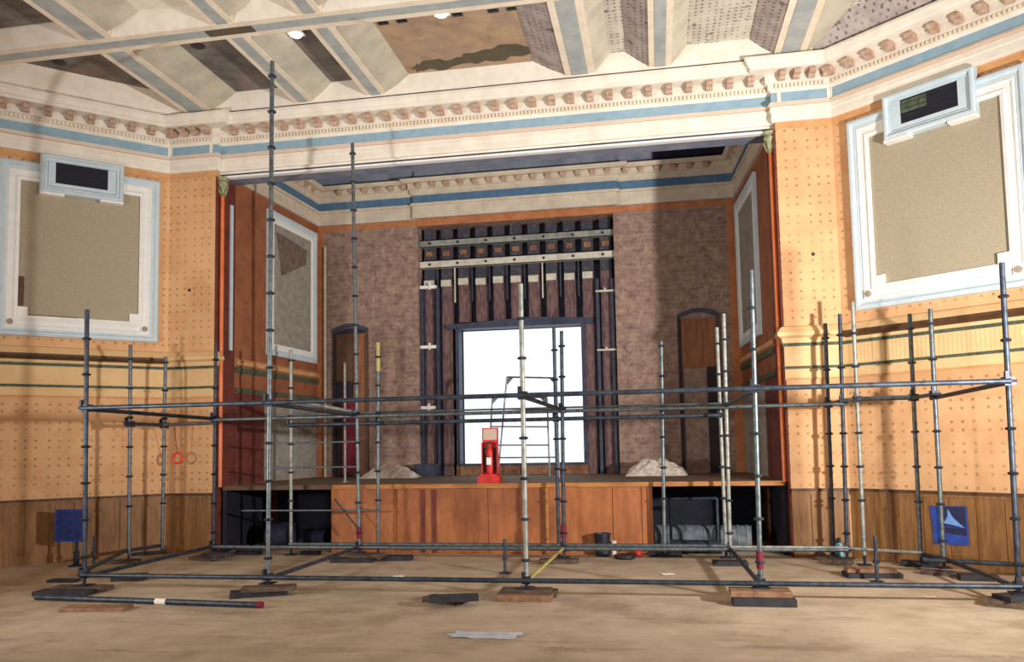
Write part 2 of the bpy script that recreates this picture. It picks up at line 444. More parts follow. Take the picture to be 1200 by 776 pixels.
# dado rails ----------------------------------------------------------------
def dado(path, parent_name, label, k):
    t = build(parent_name, MB().sweep(path, [(0, 2.74), (.03, 2.74), (.045, 2.80), (.10, 2.83), (.10, 2.87), (.04, 2.95), (0, 2.97)]), 'ochre_plain')
    struct(t, label)
    build('green_band', MB().sweep(path, [(0, 2.70), (.035, 2.70), (.035, 2.74), (0, 2.74)]), 'green_line', t)
    build('fascia', MB().sweep(path, [(0, 2.44), (.012, 2.44), (.012, 2.70), (0, 2.70)]), 'ochre_plain', t)
    build('green_band', MB().sweep(path, [(0, 2.405), (.03, 2.405), (.03, 2.44), (0, 2.44)]), 'green_line', t)
    build('lower_fascia', MB().sweep(path, [(0, 2.29), (.012, 2.29), (.012, 2.405), (0, 2.405)]), 'ochre_plain', t)
    build('orange_line', MB().sweep(path, [(0, 2.265), (.018, 2.265), (.018, 2.29), (0, 2.29)]), 'ochre_deep', t)
    return t
dado([(EL.x, EL.y), (CLx, YP), (JL, YP), (JL, YP+.12)], 'trim_2', 'ochre dado rail with green bands along the left wall', 0)
dado([(JR, YP+.12), (JR, YP), (CRx, YP), (ER.x, ER.y)], 'trim_3', 'ochre dado rail with green bands along the right wall', 1)
flu = MB()
for k in range(int(ULEN/.05)-3): flu.wbox(WR, .14+k*.05, .158+k*.05, .011, .0145, 2.452, 2.69)
fo = build('fluting', flu, 'ochre_plain', bpy.data.objects['trim_3']); fo['kind'] = 'stuff'
# small black holes in the pier tiles
for W_, px_, py_, par in ((WPL, 222, 340, wpl), (WPR, 953, 298, wpr)):
    q = at(px_, py_, YP); build('socket_hole', MB().tube((q.x, YP-.004, q.z), (q.x, YP+.004, q.z), .024, 8), 'black_plastic', par)
# shelf moulding on the splayed walls, brown standing in for its shadow line
struct(build('trim_4', MB().sweep([(EL.x, EL.y), (WL(.06,0,0).x, WL(.06,0,0).y)], [(.0, 2.77), (.105, 2.80), (.125, 2.83), (.125, 2.86), (0, 2.86)]), 'wainscot_dark'), 'shelf moulding on the left splayed wall, its shadow line painted brown')
struct(build('trim_5', MB().sweep([(WR(.06,0,0).x, WR(.06,0,0).y), (ER.x, ER.y)], [(.0, 2.77), (.105, 2.80), (.125, 2.83), (.125, 2.86), (0, 2.86)]), 'wainscot_dark'), 'shelf moulding on the right splayed wall, its shadow line painted brown')
# orange strip below the cornice
for i, pth in enumerate(([(EL.x, EL.y), (CLx, YP), (JL, YP)], [(JR, YP), (CRx, YP), (ER.x, ER.y)])):
    struct(build('trim_%d' % (6+i), MB().sweep(pth, [(0, 5.60), (.012, 5.60), (.012, 5.684), (0, 5.684)]), 'ochre_deep'))

# wainscot boards -------------------------------------------------------------
def wainscot(W, u0, u1, parent, step=.30):
    us = frange(u0, u1, step)
    for i in range(len(us)-1):
        build('wainscot_board', MB().wbox(W, us[i]+.004, us[i+1]-.004, 0, .022+.004*(i % 2), .12, .80), 'wainscot', parent)
    build('wainscot_cap', MB().wbox(W, u0, u1, 0, .05, .84, .872), 'wainscot_dark', parent)
    build('wainscot_rail', MB().wbox(W, u0, u1, 0, .032, .80, .84), 'wainscot', parent)
    build('skirting_board', MB().wbox(W, u0, u1, 0, .034, 0, .12), 'wainscot', parent)
wainscot(WL, .03, ULEN, wl); wainscot(WR, .03, ULEN, wr)
wainscot(WPL, .02, JL-CLx, wpl, .25); wainscot(WPR, .02, CRx-JR, wpr, .25)

# large framed wall panels with vents -----------------------------------------
def wall_panel(W, off, label, material='panel_felt', vent=None):
    t = empty('wall_panel', W(1.17+off, 0, 3.10)); tag(t, label, 'wall panel', 'framed acoustic wall panels')
    a = off
    build('felt_board', MB().wbox(W, .36+a, 1.99+a, 0, .025, 3.32, 5.3), material, t)
    build('outer_moulding', MB().ring(W, (.155+a, 2.195+a, 3.10, 5.53), [(0,0),(0,.07),(.02,.085),(.05,.085),(.075,.06),(.10,.06),(.10,0)]), 'frame_blue', t)
    build('inner_moulding', MB().ring(W, (.255+a, 2.095+a, 3.20, 5.43), [(0,0),(0,.05),(.03,.065),(.06,.05),(.10,.05),(.125,.065),(.165,.055),(.165,0)]), 'frame_white', t)
    build('bottom_moulding', MB().wbox(W, .42+a, 1.93+a, .001, .047, 3.36, 3.385), 'frame_white', t)
    for u in (.42+a, 1.81+a):
        c = build('corner_block', MB().wbox(W, u, u+.12, .001, .06, 3.365, 3.50), 'frame_white', t)
    for u in (.335+a, 2.015+a):
        mb = MB(); c = W(u, .05, 3.285)
        nn = (W(0,1,0)-W(0,0,0)); du = (W(1,0,0)-W(0,0,0))
        mb.wbox(W, u-.055, u+.055, .045, .072, 3.23, 3.34)
        r = build('rosette', mb, 'frame_white', t)
        mb = MB()
        for k in range(8):
            a1 = 2*math.pi*k/8; p = c+du*math.cos(a1)*.028+Vector((0,0,math.sin(a1)*.028))
            mb.tube(p+nn*.015, p+nn*.035, .014, 6)
        mb.tube(c+nn*.015, c+nn*.04, .016, 8)
        build('flower', mb, 'rosette', r)
    return t
pl_ = wall_panel(WL, 0.0, 'framed taupe felt wall panel on the left splayed wall, pale blue and white mouldings')
wall_panel(WR, .07, 'framed taupe felt wall panel on the right splayed wall, pale blue and white mouldings')
build('brown_strip', MB().wbox(WL, 1.86, 1.925, .026, .04, 3.51, 3.92), 'wainscot_dark', pl_)
build('dark_edging', MB().wbox(WL, 1.20, 1.80, .026, .036, 3.386, 3.40), 'wainscot_dark', pl_)
def vent(W, off, label, lit):
    t = empty('air_vent', W(1.18+off, 0, 5.09)); tag(t, label, 'air vent', 'air vents above the wall panels')
    a = off
    build('frame', MB().ring(W, (.655+a, 1.71+a, 5.12, 5.67), [(0,.02),(0,.12),(.02,.14),(.045,.14),(.06,.11),(.09,.11),(.10,.09),(.10,.02)]), 'frame_blue', t)
    build('apron', MB().wbox(W, .755+a, 1.61+a, .02, .105, 5.221, 5.27), 'frame_blue', t)
    for u0, u1 in ((.755, .86), (1.52, 1.61)): build('cheek', MB().wbox(W, u0+a, u1+a, .02, .105, 5.271, 5.569), 'frame_blue', t)
    build('lug', MB().wbox(W, .655+a, .96+a, .02, .135, 5.085, 5.119), 'frame_white', t)
    build('lug', MB().wbox(W, 1.405+a, 1.71+a, .02, .135, 5.085, 5.119), 'frame_white', t)
    build('duct_back', MB().wbox(W, .80+a, 1.57+a, .088, .092, 5.26, 5.58), 'void_shade', t)
    for k in range(4):
        z = 5.32+k*.062
        build('louvre', MB().wbox(W, .862+a, 1.518+a, .094, .10, z, z+.006), 'black_plastic', t)
    if lit:
        build('torn_lining', MB().wbox(W, .87+a, 1.17+a, .093, .097, 5.40, 5.55), 'green_line', t)
vent(WL, 0, 'dark air vent in a pale blue frame above the left wall panel', False)
vent(WR, .07, 'dark air vent in a pale blue frame above the right wall panel', True)

# proscenium jamb trims ---------------------------------------------------------
def jamb(x, s, side):
    # s=+1: left jamb, opening lies towards +x
    t = struct(build('trim_%d' % (8 if s > 0 else 9), MB().box((min(x, x+s*.03), YP+.005, .95), (max(x, x+s*.03), YP+.06, 5.6)), 'stage_maroon'), 'dark red edge strip on the %s jamb' % side)
    mb = MB().tube((x+s*.055, YB-.005, .95), (x+s*.055, YB-.005, 5.32), .032, 12)
    build('bead', mb, 'bead_orange', t, smooth=True)
    build('jamb_face', MB().box((min(x, x+s*.058), YB+.02, .95), (max(x, x+s*.058), YS0-.002, 5.6)), 'stage_maroon', t)
    build('jamb_foot', MB().box((min(x+s*.002, x+s*.02), YP+.004, .0), (max(x+s*.002, x+s*.02), YS0-.002, .949)), 'stage_maroon', t)
    # leafy green capital under the beam
    cp = MB(); c = Vector((x+s*.06, YB-.01, 5.32))
    cp.lathe([(.036, 0), (.05, .01), (.04, .03), (.045, .08), (.07, .16), (.09, .20), (.06, .22), (.095, .25), (.10, .278)], c, 10)
    k = build('capital', cp, 'capital_green', t, smooth=True)
    lf = MB()
    for i in range(6):
        a = 2*math.pi*i/6; e = Vector((math.cos(a), math.sin(a), 0))
        lf.tube(c+e*.04+Vector((0,0,.03)), c+e*.085+Vector((0,0,.14)), .02, 5, .008)
    build('leaves', lf, 'capital_green', k)
jamb(JL, 1, 'left'); jamb(JR, -1, 'right')

# ------------------------------------------------------------------ stage shell
WSL = lambda u, n, z: Vector((SLx0+(SLx1-SLx0)*u/(YS1-YS0)+n, YS0+u, z))
WSR = lambda u, n, z: Vector((SRx0+(SRx1-SRx0)*u/(YS1-YS0)-n, YS0+u, z))
WSB = lambda u, n, z: Vector((u, YS1-n, z))
SL = YS1-YS0
wsl = struct(build('wall_stage_left', MB().wbox(WSL, 0, SL+.2, -.25, 0, 0, 6.9), 'stage_red'), 'orange red left side wall of the stage')
wsr = struct(build('wall_stage_right', MB().wbox(WSR, 0, SL+.2, -.25, 0, 0, 6.9), 'stage_red'), 'orange red right side wall of the stage')
AX0, AX1, AZ1 = -4.24, -0.66, 5.53         # alcove in the back wall
for nm, a_, b_, lab in (('wall_stage_back_left', (SLx1-.2, YS1, 0), (AX0, YS1+.5, 6.9), 'bare brick back wall of the stage left of the alcove'),
                        ('wall_stage_back_right', (AX1, YS1, 0), (SRx1+.2, YS1+.5, 6.9), 'bare brick back wall of the stage right of the alcove'),
                        ('wall_stage_back_top', (AX0, YS1, AZ1), (AX1, YS1+.5, 6.9), 'back wall of the stage above the alcove')):
    struct(build(nm, MB().box(a_, b_), 'brick', uvf=lambda c: (c.x, c.z)), lab)
OX0, OX1, OZ0, OZ1 = -3.53, -1.29, 1.16, 3.62
bk = MB(); y0, y1 = YS1+.42, YS1+.55
bk.box((AX0-.05, y0, 0), (OX0, y1, AZ1+.05)); bk.box((OX1, y0, 0), (AX1+.05, y1, AZ1+.05)); bk.box((OX0, y0, OZ1), (OX1, y1, AZ1+.05)); bk.box((OX0, y0, 0), (OX1, y1, OZ0))
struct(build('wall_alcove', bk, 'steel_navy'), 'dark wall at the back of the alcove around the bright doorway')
struct(build('wall_brick_strip', MB().box((SLx1, YS1-.006, 5.545), (AX0, YS1, 5.64)).box((AX0, YS1-.02, AZ1), (AX1, YS1, 5.66)).box((AX1, YS1-.006, 5.545), (SRx1, YS1, 5.64)).box((SLx1, YS1-.006, .97), (SLx1+.12, YS1, 5.544)).box((SRx1-.16, YS1-.006, .97), (SRx1, YS1, 5.544)), 'stage_strip'), 'orange painted strip around the bare brick of the stage')
# stage ceiling
stc = struct(build('ceiling_stage', MB().box((-6.6, YS0-.3, 6.62), (1.9, YS1+.5, 6.9)), 'stage_ceiling'), 'grey ceiling over the stage')
build('missing_patch', MB().box((.0, 11.6, 6.612), (1.42, 13.4, 6.622)), 'stage_ceiling_dark', stc)
build('missing_patch', MB().box((-6.1, 11.6, 6.612), (-4.9, 13.2, 6.622)), 'stage_ceiling_dark', stc)
build('missing_patch', MB().box((-4.25, 12.4, 6.612), (-4.05, 13.3, 6.622)), 'stage_ceiling_dark', stc)
# stage cornice
BF0, BF1, BFD = -4.25, -.62, .07
sp = [(SLx0, YS0), (SLx1, YS1), (BF0, YS1), (BF0, YS1-BFD), (BF1, YS1-BFD), (BF1, YS1), (SRx1, YS1), (SRx0, YS0)]
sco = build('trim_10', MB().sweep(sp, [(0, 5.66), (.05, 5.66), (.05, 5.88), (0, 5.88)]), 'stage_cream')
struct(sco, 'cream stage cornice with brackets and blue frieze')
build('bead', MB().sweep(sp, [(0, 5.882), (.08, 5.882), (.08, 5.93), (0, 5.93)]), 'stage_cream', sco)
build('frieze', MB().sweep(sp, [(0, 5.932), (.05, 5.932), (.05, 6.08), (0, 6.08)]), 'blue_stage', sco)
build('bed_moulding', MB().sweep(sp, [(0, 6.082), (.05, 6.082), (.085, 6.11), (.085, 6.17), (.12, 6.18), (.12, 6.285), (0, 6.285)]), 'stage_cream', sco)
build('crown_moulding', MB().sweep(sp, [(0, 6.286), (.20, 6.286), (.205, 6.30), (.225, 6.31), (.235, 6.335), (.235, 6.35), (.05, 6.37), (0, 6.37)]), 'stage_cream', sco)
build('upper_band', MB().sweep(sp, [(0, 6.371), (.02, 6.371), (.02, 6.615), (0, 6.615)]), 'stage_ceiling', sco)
build('dark_band', MB().box((.05, YS1-.024, 6.372), (SRx1-.02, YS1-.02, 6.612)), 'stage_ceiling_dark', sco)
brackets(lambda u, n, z: Vector((u, YS1-n, z)), frange(SLx1+.5, BF0-.2, .262), sco, .4)
brackets(lambda u, n, z: Vector((u, YS1-BFD-n, z)), frange(BF0+.1, BF1-.1, .262), sco, .4)
brackets(lambda u, n, z: Vector((u, YS1-n, z)), frange(BF1+.2, SRx1-.5, .262), sco, .4)
brackets(WSL, frange(.3, SL-.45, .262), sco, .4)
brackets(WSR, frange(.3, SL-.45, .262), sco, .4)
# stage dado
for nm, pth in (('trim_11', [(SLx0, YS0+.01), (SLx1, YS1)]), ('trim_12', [(SRx1, YS1), (SRx0, YS0+.01)])):
    t = struct(build(nm, MB().sweep(pth, [(0, 2.78), (.05, 2.80), (.05, 2.86), (0, 2.90)]), 'ochre_deep'), 'dado rail on the stage side wall')
    build('green_band', MB().sweep(pth, [(0, 2.68), (.035, 2.68), (.035, 2.76), (0, 2.76)]), 'green_line', t)
    build('green_band', MB().sweep(pth, [(0, 2.37), (.03, 2.37), (.03, 2.44), (0, 2.44)]), 'green_line', t)
# stage side panels (same framed panels) and bare plaster below
for W, lab, nm in ((WSL, 'grey framed wall panel on the left side wall of the stage', 0), (WSR, 'grey framed wall panel on the right side wall of the stage', 1)):
    t = empty('wall_panel', W(1.75, 0, 3.05)); tag(t, lab, 'wall panel', 'framed panels on the stage side walls')
    build('felt_board', MB().wbox(W, 1.0, 2.5, 0, .02, 3.25, 5.35), 'grey_felt', t)
    build('outer_moulding', MB().ring(W, (.9, 2.6, 3.05, 5.50), [(0,0),(0,.05),(.05,.06),(.10,.04),(.10,0)]), 'frame_blue', t)
    build('inner_moulding', MB().ring(W, (1.0, 2.5, 3.15, 5.40), [(0,0),(0,.035),(.05,.045),(.10,.03),(.10,0)]), 'frame_white', t)
    wb = wsl if W is WSL else wsr
    build('bare_plaster', MB().wbox(W, .85, SL-.05, 0, .012, .97, 2.30), 'grey_felt', wb)
    build('dark_dado', MB().wbox(W, .0, .84, 0, .012, .97, 2.36), 'stage_maroon', wb)
    build('edge_moulding', MB().wbox(W, -.16, -.10, .0, .03, 3.0, 5.25), 'frame_blue', wb)
# torn dark patch in the upper part of the left stage panel
build('torn_patch', MB().prism([WSL(1.18, .021, 5.18), WSL(2.25, .021, 5.1), WSL(2.2, .021, 4.82), WSL(1.35, .021, 4.45)], (.004, 0, 0)), 'torn_brown', bpy.data.objects['wall_panel.002'])

# stage platform ------------------------------------------------------------
YF = 10.97
stf = struct(build('floor_stage', MB().box((-6.36, YF+.02, .90), (1.62, YS1+.45, Z_FLOORS)), 'stage_boards'), 'timber stage floor')
build('nosing', MB().box((-4.62, YF-.03, .905), (1.6, YF+.02, .965)), 'wood_lip', stf)
build('nosing', MB().box((-6.34, YF-.01, .90), (-4.62, YF+.02, .955)), 'wainscot_dark', stf)
X0, X1 = at(388, 600, YF).x, at(765, 600, YF).x
edges = [X0]+[at(p, 600, YF).x for p in (465, 497, 572, 640, 718, 752)]+[X1]
stg = empty('stage_front', ((X0+X1)/2, YF, 0)); tag(stg, 'orange plywood boarding across the front of the stage', 'stage front')
for i in range(len(edges)-1):
    build('plywood_panel', MB().box((edges[i]+.004, YF, 0), (edges[i+1]-.004, YF+.018+.003*(i % 2), .90)), 'plywood', stg)
for x in (at(496, 600, YF).x, at(509, 600, YF).x, at(641, 600, YF).x):
    build('shadow_strip', MB().box((x-.025, YF-.02, .02), (x+.025, YF, .89)), 'wood_lip' if x > -2 else 'stage_maroon', stg)  # strips added where scaffold shadows stripe the boarding, maroon painting the shade
build('end_post', MB().box((X1-.06, YF-.025, 0), (X1, YF, .90)), 'plywood', stg)
# understage voids, their shade put into near-black wall colour
for x in (-6.36, 1.56): struct(build('wall_understage_flank', MB().box((x, YF+.03, 0), (x+.06, 12.6, .895)), 'void_shade'))
struct(build('wall_understage', MB().box((-6.4, 12.6, 0), (1.7, 12.7, .9)), 'void_shade'), 'wall under the stage, coloured near black for the shade there')
for x in (X0+.02, X1-.06): struct(build('wall_understage_side', MB().box((x, YF+.03, 0), (x+.04, 12.6, .9)), 'void_shade'))

# ------------------------------------------------------------------ hall ceiling
ZC, ZS = 6.70, 6.475                        # coffer panel, beam soffit
ceil = struct(build('ceiling', MB().box((EL.x-.3, YREAR, ZC+.01), (ER.x+.3, YS0-.31, ZC+.3)), 'cream_white'), 'coffered plaster ceiling of the hall')
beams = [(-6.52, .42, .24, .15, .42), (-4.87, .29, .14, .15, .30), (-3.78, .29, .14, .12, .36), (-.885, .40, .22, .42, .20), (.18, .29, .14, .30, .20), (1.83, .40, .23, .30, .40)]
YFAR = 10.53
for X, w, bw, runl, runr in beams:
    yf = YFAR+.05
    mb = MB()
    y0_, y1_ = 3.0, yf
    mb.prism([(X-w/2-.0, y0_, ZS), (X+w/2+.0, y0_, ZS), (X+w/2+.02, y0_, ZC+.02), (X-w/2-.02, y0_, ZC+.02)], (0, y1_-y0_, 0))
    b = build('ceiling_beam', mb, 'cream', ceil)
    for s in (-1, 1):
        sl = MB(); run = runl if s < 0 else runr; xa = X+s*w/2; xb = X+s*(w/2+run)
        for a, e in ((3.0, 8.22), (8.73, yf)):
            sl.prism([(xa, a, ZS+.012), (xa, a, ZC+.015), (xb, a, ZC+.015), (xb, a, ZC-.012), (xa+s*run*.5, a, ZS+.10)], (0, e-a, 0))
        worn_shaded = (s < 0 and X > -2)  # left-facing coves on the right-hand beams get the shade-coloured material
        build('cove', sl, 'beam_slope_worn_shaded' if worn_shaded else 'beam_slope', b)
    build('inlay', MB().box((X-bw/2, 3.0, ZS-.006), (X+bw/2, yf-.06, ZS)), 'inlay_grey', b)
LY0, LY1 = 8.32, 8.635
lb = build('cross_beam', MB().box((EL.x, LY0, ZS-.012), (ER.x, LY1, ZC+.02)), 'cream', ceil)
build('inlay', MB().box((EL.x, LY0+.075, ZS-.018), (ER.x, LY1-.10, ZS-.012)), 'inlay_grey', lb)
build('inlay_gap', MB().box((-5.15, LY0+.075, ZS-.022), (-4.55, LY1-.10, ZS-.0185)), 'coffer_scar', lb)
build('cove', MB().prism([(EL.x, LY0, ZS), (EL.x, LY0-.10, ZC-.02), (EL.x, LY0-.10, ZC+.02), (EL.x, LY0, ZC+.02)], (ER.x-EL.x, 0, 0)), 'cream_white', lb)
lb2 = build('cross_beam', MB().box((EL.x, 5.3, ZS-.012), (ER.x, 5.62, ZC+.02)), 'cream', ceil)
# far cove along the proscenium cornice and along the splayed walls
cv = build('wall_cove', MB().sweep([(CLx+.25, YP-.28), (CRx-.25, YP-.28)], [(0, ZS-.02), (0, ZC+.02), (.08, ZC+.02), (.08, ZC-.005), (.02, ZS-.01)]), 'cream_white', ceil)
for W in (WL, WR):
    a, b = W(-.05, 0, 0), W(ULEN, 0, 0)
    pth = [(b.x, b.y), (a.x, a.y)] if W is WL else [(a.x, a.y), (b.x, b.y)]
    build('wall_cove', MB().sweep(pth, [(.30, ZS-.02), (.30, ZC+.02), (.62, ZC+.02), (.60, ZC-.005), (.42, ZS+.05), (.37, ZS-.0)]), 'cream_white' if W is WL else 'beam_slope_worn_shaded', ceil)
# coffer panels
xs = [b[0] for b in beams]
def coffer(x0, x1, y0_, y1_, material):
    return build('coffer_panel', MB().box((x0, y0_, ZC-.004), (x1, y1_, ZC+.012)), material, ceil)
mats_far = ['coffer_dark', 'coffer_dark', 'coffer_dark', 'coffer_brown', 'coffer_perforated', 'coffer_perforated', 'coffer_perforated']
bounds = [EL.x]+xs+[ER.x]
for i in range(7):
    x0, x1 = bounds[i], bounds[i+1]
    cp = coffer(x0+.02, x1-.02, LY1, YFAR, mats_far[i])
    coffer(x0+.02, x1-.02, 5.6, LY0, ['coffer_dark', 'cream_white', 'cream_white', 'coffer_perforated', 'coffer_perforated', 'coffer_perforated', 'coffer_dark'][i])
    if i == 3:
        mid = cp
# scar of torn plaster along the far edge of the middle coffer, perforated border strips, hatches
z = ZC-.006
def flatpoly(name, pts, material, zz, parent):
    return build(name, MB().prism([Vector((p.x, p.y, zz)) for p in pts], (0, 0, .006)), material, parent)
scar = [on(x, y, ZC-.005) for x, y in ((482, 80), (500, 71), (535, 69), (560, 58), (600, 52), (624, 54), (620, 64), (570, 72), (520, 80), (492, 84))]
jag = []
rj = random.Random(3)
for i in range(len(scar)):
    a_, b_ = scar[i], scar[(i+1) % len(scar)]
    for k in range(5):
        q = a_.lerp(b_, k/5); jag.append(q+Vector((rj.uniform(-.03, .03), rj.uniform(-.05, .05), 0)))
flatpoly('torn_plaster', jag, 'coffer_scar', ZC-.009, mid)
for x, y in ((449, 27), (471, 24.5), (536, 17), (578, 12.5), (600, 10)):
    p = on(x, y, ZC-.006)
    build('ceiling_socket', MB().box((p.x-.065, p.y-.035, ZC-.012), (p.x+.065, p.y+.035, ZC-.004)).box((p.x-.045, p.y-.022, ZC-.02), (p.x+.045, p.y+.022, ZC-.012)), 'black_plastic', mid)
for x, y, par in ((69, 73, None), (232, 54, None)):
    p = on(x, y, ZC-.006)
    build('ceiling_socket', MB().lathe([(.075, 0), (.09, .004), (.09, .008)], (p.x, p.y, ZC-.013), 12), 'black_plastic', ceil)
def ceiling_lamp(x, y, label, glow=True):
    p = on(x, y, ZC-.05)
    t = empty('ceiling_lamp', (p.x, p.y, ZC-.06)); tag(t, label, 'lamp', 'small lamps on the ceiling')
    build('housing', MB().box((p.x-.10, p.y-.06, ZC-.03), (p.x+.10, p.y+.06, ZC-.004)), 'white_paint', t)
    build('diffuser', MB().lathe([(.03, 0), (.07, .012), (.075, .03)], (p.x, p.y, ZC-.06), 12), 'lamp_glow' if glow else 'white_paint', t, smooth=True)
ceiling_lamp(347, 42, 'glowing white ceiling lamp in the narrow dark coffer above the tall scaffold pole')
ceiling_lamp(517, 18, 'glowing white ceiling lamp among the black sockets of the brown coffer')
p = on(368, 88, ZC-.06)
tag(build('smoke_detector', MB().lathe([(.03, -.05), (.055, -.04), (.065, -.02), (.065, .0)], (p.x, p.y, ZC-.004), 12), 'rubble', smooth=True), 'round pale fitting on the ceiling near the cornice', 'ceiling fitting')

# ------------------------------------------------------------------ back wall alcove: columns, channels, doorway
alc = empty('shutter_structure', ((AX0+AX1)/2, YS1+.25, .97)); tag(alc, 'rusty steel and timber uprights with channels filling the back wall alcove', 'steelwork')
NC = 11; pitch = (AX1-AX0)/NC
for i in range(NC):
    x = AX0+pitch*(i+.5); w = pitch*.60
    lowz = Z_FLOORS if (x < OX0-.05 or x > OX1+.05) else OZ1+.13
    mb = MB().box((x-w/2, YS1+.20, lowz), (x+w/2, YS1+.40, AZ1-.02))
    c = build('column', mb, 'rust_column', alc)
    build('upper_lining', MB().box((x-w/2-.002, YS1+.194, 4.56), (x+w/2+.002, YS1+.1995, AZ1-.03)), 'upper_dark', c)
    for q in (x-w/2+.02, x+w/2-.035): build('flange', MB().box((q, YS1+.188, lowz), (q+.015, YS1+.1995, 4.42)), 'rust_column', c)
    if 0 <= i < NC:
        zz = 4.43+random.uniform(-.015, .015)
        if i != 10: build('packing_block', MB().box((x-w*.46, YS1+.13, zz), (x+w*.46, YS1+.20, zz+.12)), 'steel_channel_pale', c)
        build('bearing_plate', MB().box((x-w*.30, YS1+.16, 5.0), (x+w*.36, YS1+.193, 5.09)), 'rust_plain', c)
def channel(z, h, material, yy):
    o = build('channel', MB().box((AX0+.005, yy, z), (AX1-.005, yy+.012, z+h)).box((AX0+.005, yy, z), (AX1-.005, yy+.09, z+.012)).box((AX0+.005, yy, z+h-.012), (AX1-.005, yy+.09, z+h)), material, alc)
    for k in range(7):
        x = AX0+.2+k*(AX1-AX0-.4)/6
        build('bolt', MB().tube((x, yy, z+h/2), (x, yy-.015, z+h/2), .024, 8), 'coupler_steel', o)
channel(5.16, .13, 'steel_channel', YS1+.10)
channel(4.76, .14, 'steel_channel_pale', YS1+.08)
for k in range(9):
    x = AX0+pitch*(k+1); build('tie_rod', MB().box((x-.012, YS1+.17, 4.12), (x+.012, YS1+.195, 4.76)), 'steel_navy' if k not in (1, 6) else 'steel_channel_pale', alc)
for px_, py_ in ((501, 337), (501, 407), (500, 478)):
    p = at(px_, py_, YS1+.1)
    b = build('bright_bracket', MB().box((max(p.x-.17, AX0+.01), YS1+.06, p.z-.028), (p.x+.17, YS1+.16, p.z+.028)).box((p.x+.04, YS1+.04, p.z-.05), (p.x+.075, YS1+.06, p.z+.07)), 'white_paint', alc)
for px_, py_ in ((709, 341), (711, 410)):
    p = at(px_, py_, YS1+.1)
    build('bracket_bar', MB().box((p.x-.17, YS1+.08, p.z-.016), (min(p.x+.17, AX1-.01), YS1+.16, p.z+.016)).box((p.x-.015, YS1+.07, p.z-.01), (p.x+.015, YS1+.08, p.z+.05)), 'steel_channel_pale', alc)
# navy posts beside the columns and lintel of the doorway
dw = empty('door_1', ((OX0+OX1)/2, YS1+.4, OZ0)); struct(dw, 'bright open doorway to daylight in the stage back wall')
build('lintel', MB().prism([(OX0-.22, YS1+.12, OZ1), (OX1+.22, YS1+.12, OZ1), (OX1+.22, YS1+.12, OZ1+.10), ((OX0+OX1)/2+.2, YS1+.12, OZ1+.16), (OX0-.22, YS1+.12, OZ1+.08)], (0, .40, 0)), 'steel_navy', dw)
build('frame_post', MB().box((OX0-.06, YS1+.16, OZ0-.16), (OX0, YS1+.50, OZ1)), 'steel_navy', dw)
build('frame_post', MB().box((OX1, YS1+.16, OZ0-.16), (OX1+.07, YS1+.50, OZ1)), 'steel_navy', dw)
build('sill', MB().box((OX0-.06, YS1+.12, OZ0-.035), (OX1+.07, YS1+.55, OZ0)), 'steel_navy', dw)
build('sill_upstand', MB().box((OX0-.06, YS1+.13, Z_FLOORS), (OX1+.07, YS1+.40, OZ0-.035)), 'rust_plain', dw)
for px0, px1, z0, z1 in ((491, 514, Z_FLOORS, 4.4), (700, 721, Z_FLOORS, 4.4)):
    xa = at(px0, 450, YS1+.1).x; xb = at(px1, 450, YS1+.1).x
    for x in (max(xa+.015, AX0+.01), min(xb-.03, AX1-.065)):
        build('post', MB().box((x, YS1+.09, z0), (x+.055, YS1+.19, z1)), 'steel_navy', alc)
p = at(502, 548, 13.9)
tag(build('steel_box', MB().box((p.x-.19, 13.7, Z_FLOORS), (p.x+.19, 13.95, Z_FLOORS+.20)).box((p.x-.21, 13.68, Z_FLOORS+.20), (p.x+.21, 13.97, Z_FLOORS+.22)), 'steel_navy'), 'dark steel box on the stage below the bright brackets', 'box')

# arched doorways in the back wall -------------------------------------------------
def arch_pts(x0, x1, z0, zs, rise, y, n=8):
    pts = [Vector((x0, y, z0)), Vector((x1, y, z0)), Vector((x1, y, zs))]
    for i in range(1, n):
        t = i/n; pts.append(Vector((x1+(x0-x1)*t, y, zs+rise*math.sin(math.pi*t))))
    pts.append(Vector((x0, y, zs)))
    return pts
def stage_door(num, pxa, pxb, pytop, label, leaf, material):
    x0, x1 = at(pxa, 450, YS1).x, at(pxb, 450, YS1).x; zt = at((pxa+pxb)/2, pytop, YS1).z
    d = empty('door_%d' % num, ((x0+x1)/2, YS1, Z_FLOORS)); struct(d, label)
    o = build('recess', MB().prism(arch_pts(x0, x1, Z_FLOORS, zt-.09, .08, YS1-.004), (0, .003, 0)), material, d)
    # arch head
    mb = MB(); n = 8
    outer = [Vector((x1+.03+(x0-x1-.06)*i/n, YS1-.05, zt-.10+.10*math.sin(math.pi*i/n)+.07)) for i in range(n+1)]
    inner = [Vector((x1+.03+(x0-x1-.06)*i/n, YS1-.05, zt-.10+.10*math.sin(math.pi*i/n))) for i in range(n+1)]
    for i in range(n): mb.prism([inner[i], inner[i+1], outer[i+1], outer[i]], (0, .045, 0))
    build('arch_head', mb, 'steel_navy', d)
    build('jamb', MB().box((x0-.03, YS1-.04, Z_FLOORS), (x0+.03, YS1, zt-.1)), 'door_dark', d)
    build('jamb', MB().box((x1-.03, YS1-.04, Z_FLOORS), (x1+.03, YS1, zt-.1)), 'wainscot_dark', d)
    return d, x0, x1, zt
d, x0, x1, zt = stage_door(2, 393, 430, 384, 'narrow arched doorway on the left of the stage back wall', True, 'door_dark')
build('door_leaf', MB().box((x0+(x1-x0)*.60, YS1-.03, Z_FLOORS+.02), (x1-.03, YS1-.006, zt-.12)), 'door_timber', d)
